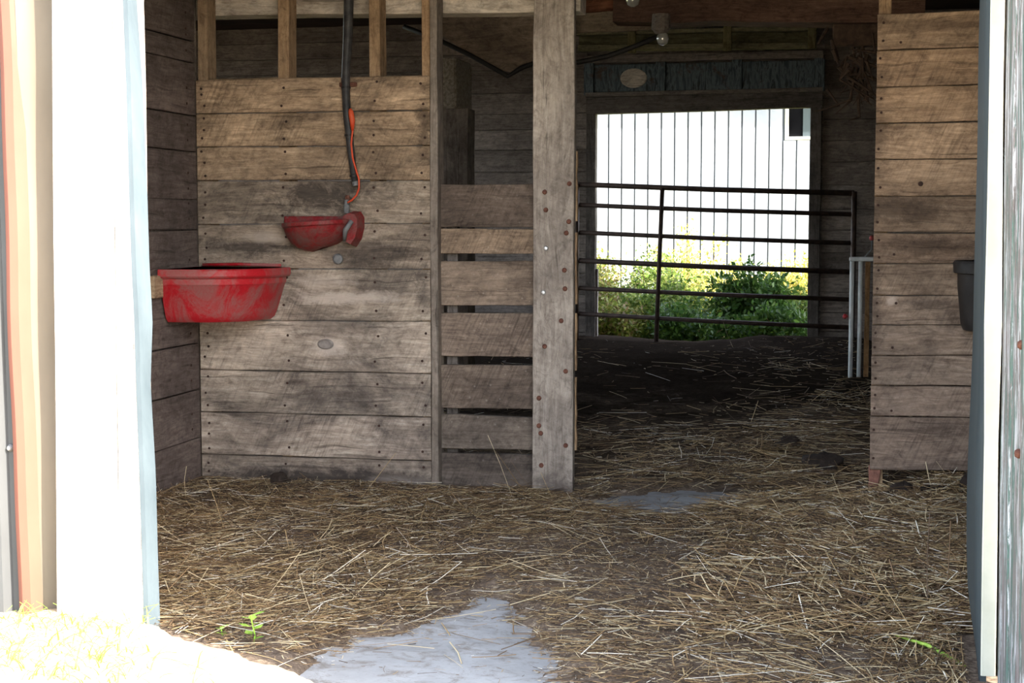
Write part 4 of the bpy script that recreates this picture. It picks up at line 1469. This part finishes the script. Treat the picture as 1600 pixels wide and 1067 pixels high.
shrub(-0.9, 19.4, 0.8, 0.6, 3500, YELLOW, 'yellow weedy shrub right of the tallest one', 0.05)
# low weeds between them
n = 9000
wx = rng.uniform(-4.2, 0.8, n)
wy = rng.uniform(15.8, 20.5, n)
wh = (0.08 + 0.28 * vnoise(wx, wy, 1.3, 30)) * rng.uniform(.5, 1.1, n)
ang = rng.uniform(0, 6.28, n)
ww = rng.uniform(.004, .010, n)
lean = rng.normal(0, .35, (n, 2)) * wh[:, None]
b0 = np.stack([wx, wy, np.full(n, -0.03)], 1)
sd_ = np.stack([np.cos(ang), np.sin(ang), np.zeros(n)], 1) * ww[:, None]
mid = b0 + np.stack([lean[:, 0] * .35, lean[:, 1] * .35, wh * .55], 1)
tip = b0 + np.stack([lean[:, 0], lean[:, 1], wh], 1)
V = np.stack([b0 - sd_, b0 + sd_, mid - sd_, mid + sd_, tip], 1).reshape(-1, 3)
F = (np.array([[0, 1, 3], [0, 3, 2], [2, 3, 4]])[None] + (np.arange(n) * 5)[:, None, None]).reshape(-1, 3)
pal = np.array(GREEN + OLIVE + DARKG)
Cc = np.repeat(pal[rng.integers(0, len(pal), n)], 5, 0)
o = numpy_mesh('tall_weeds', V, F, M['leaf'], Cc)
tag(o, 'tall grass and weeds growing between the shrubs behind the barn', 'weeds', kind='stuff')

# the white sheet-metal building
YS = 24.0
bd = empty('metal_building', (-2.3, YS, 0))
tag(bd, 'white ribbed sheet-metal building in the sun behind the barn', 'building')
mb = MB()
mb.box(-9.0, -1.10, YS, YS + 0.1, -0.1, 4.2)
mb.box(-0.55, 6.0, YS, YS + 0.1, -0.1, 4.2)
mb.box(-1.10, -0.55, YS, YS + 0.1, -0.1, 2.47)
mb.box(-1.10, -0.55, YS, YS + 0.1, 3.2, 4.2)
mb.build('wall', M['seam'], bd)
mb0 = MB()
mb0.add([(-.094, 0, 0), (-.090, -.02, 0), (.090, -.02, 0), (.094, 0, 0), (-.094, 0, 1), (-.090, -.02, 1), (.090, -.02, 1), (.094, 0, 1)],
        [(0, 1, 5, 4), (1, 2, 6, 5), (2, 3, 7, 6), (0, 3, 2, 1), (4, 5, 6, 7), (0, 4, 7, 3)])
sheet_b = mb0.build('siding_sheet', M['sheet'], bd, origin=(0, 0, 0))
k = 0
x = -5.2
while x < 0.4:
    for (z0, z1) in (((-0.05, 2.43), (3.22, 4.2)) if -1.2 < x < -0.5 else ((-0.05, 4.2),)):
        ob = sheet_b if k == 0 else sheet_b.copy()
        if k:
            COL.objects.link(ob)
        set_world(ob, Matrix.Translation((x, YS - 0.004, z0)) @ Matrix.Diagonal((1, 1, z1 - z0, 1)), bd)
        k += 1
    x += 0.208
wf = MB()
wf.box(-1.115, -1.06, YS - 0.03, YS + 0.08, 2.44, 3.2, .004)
wf.box(-0.60, -0.54, YS - 0.03, YS + 0.08, 2.44, 3.2, .004)
wf.box(-1.06, -0.60, YS - 0.03, YS + 0.08, 2.44, 2.49, .004)
wf.box(-1.06, -0.60, YS - 0.03, YS + 0.08, 3.14, 3.2, .004)
win = wf.build('window', M['trimwhite'], bd)
mb = MB()
mb.box(-1.06, -0.845, YS + 0.05, YS + 0.07, 2.49, 3.14)
mb.build('window_infill', M['window_infill'], win)  # black sheet painted in for the darkness inside the open half
mb = MB()
mb.box(-0.845, -0.60, YS + 0.03, YS + 0.045, 2.49, 3.14)
mb.build('window_infill', M['galvdark'], win)
mb = MB()
mb.add([(-9.4, YS - 0.66, 3.60), (6.4, YS - 0.66, 3.60), (6.4, YS + 4, 6.2), (-9.4, YS + 4, 6.2), (-9.4, YS - 0.66, 3.68), (6.4, YS - 0.66, 3.68), (6.4, YS + 4, 6.28), (-9.4, YS + 4, 6.28)],
       [(0, 1, 2, 3), (4, 7, 6, 5), (0, 4, 5, 1), (1, 5, 6, 2), (2, 6, 7, 3), (3, 7, 4, 0)])
mb.build('roof', M['galv'], bd)
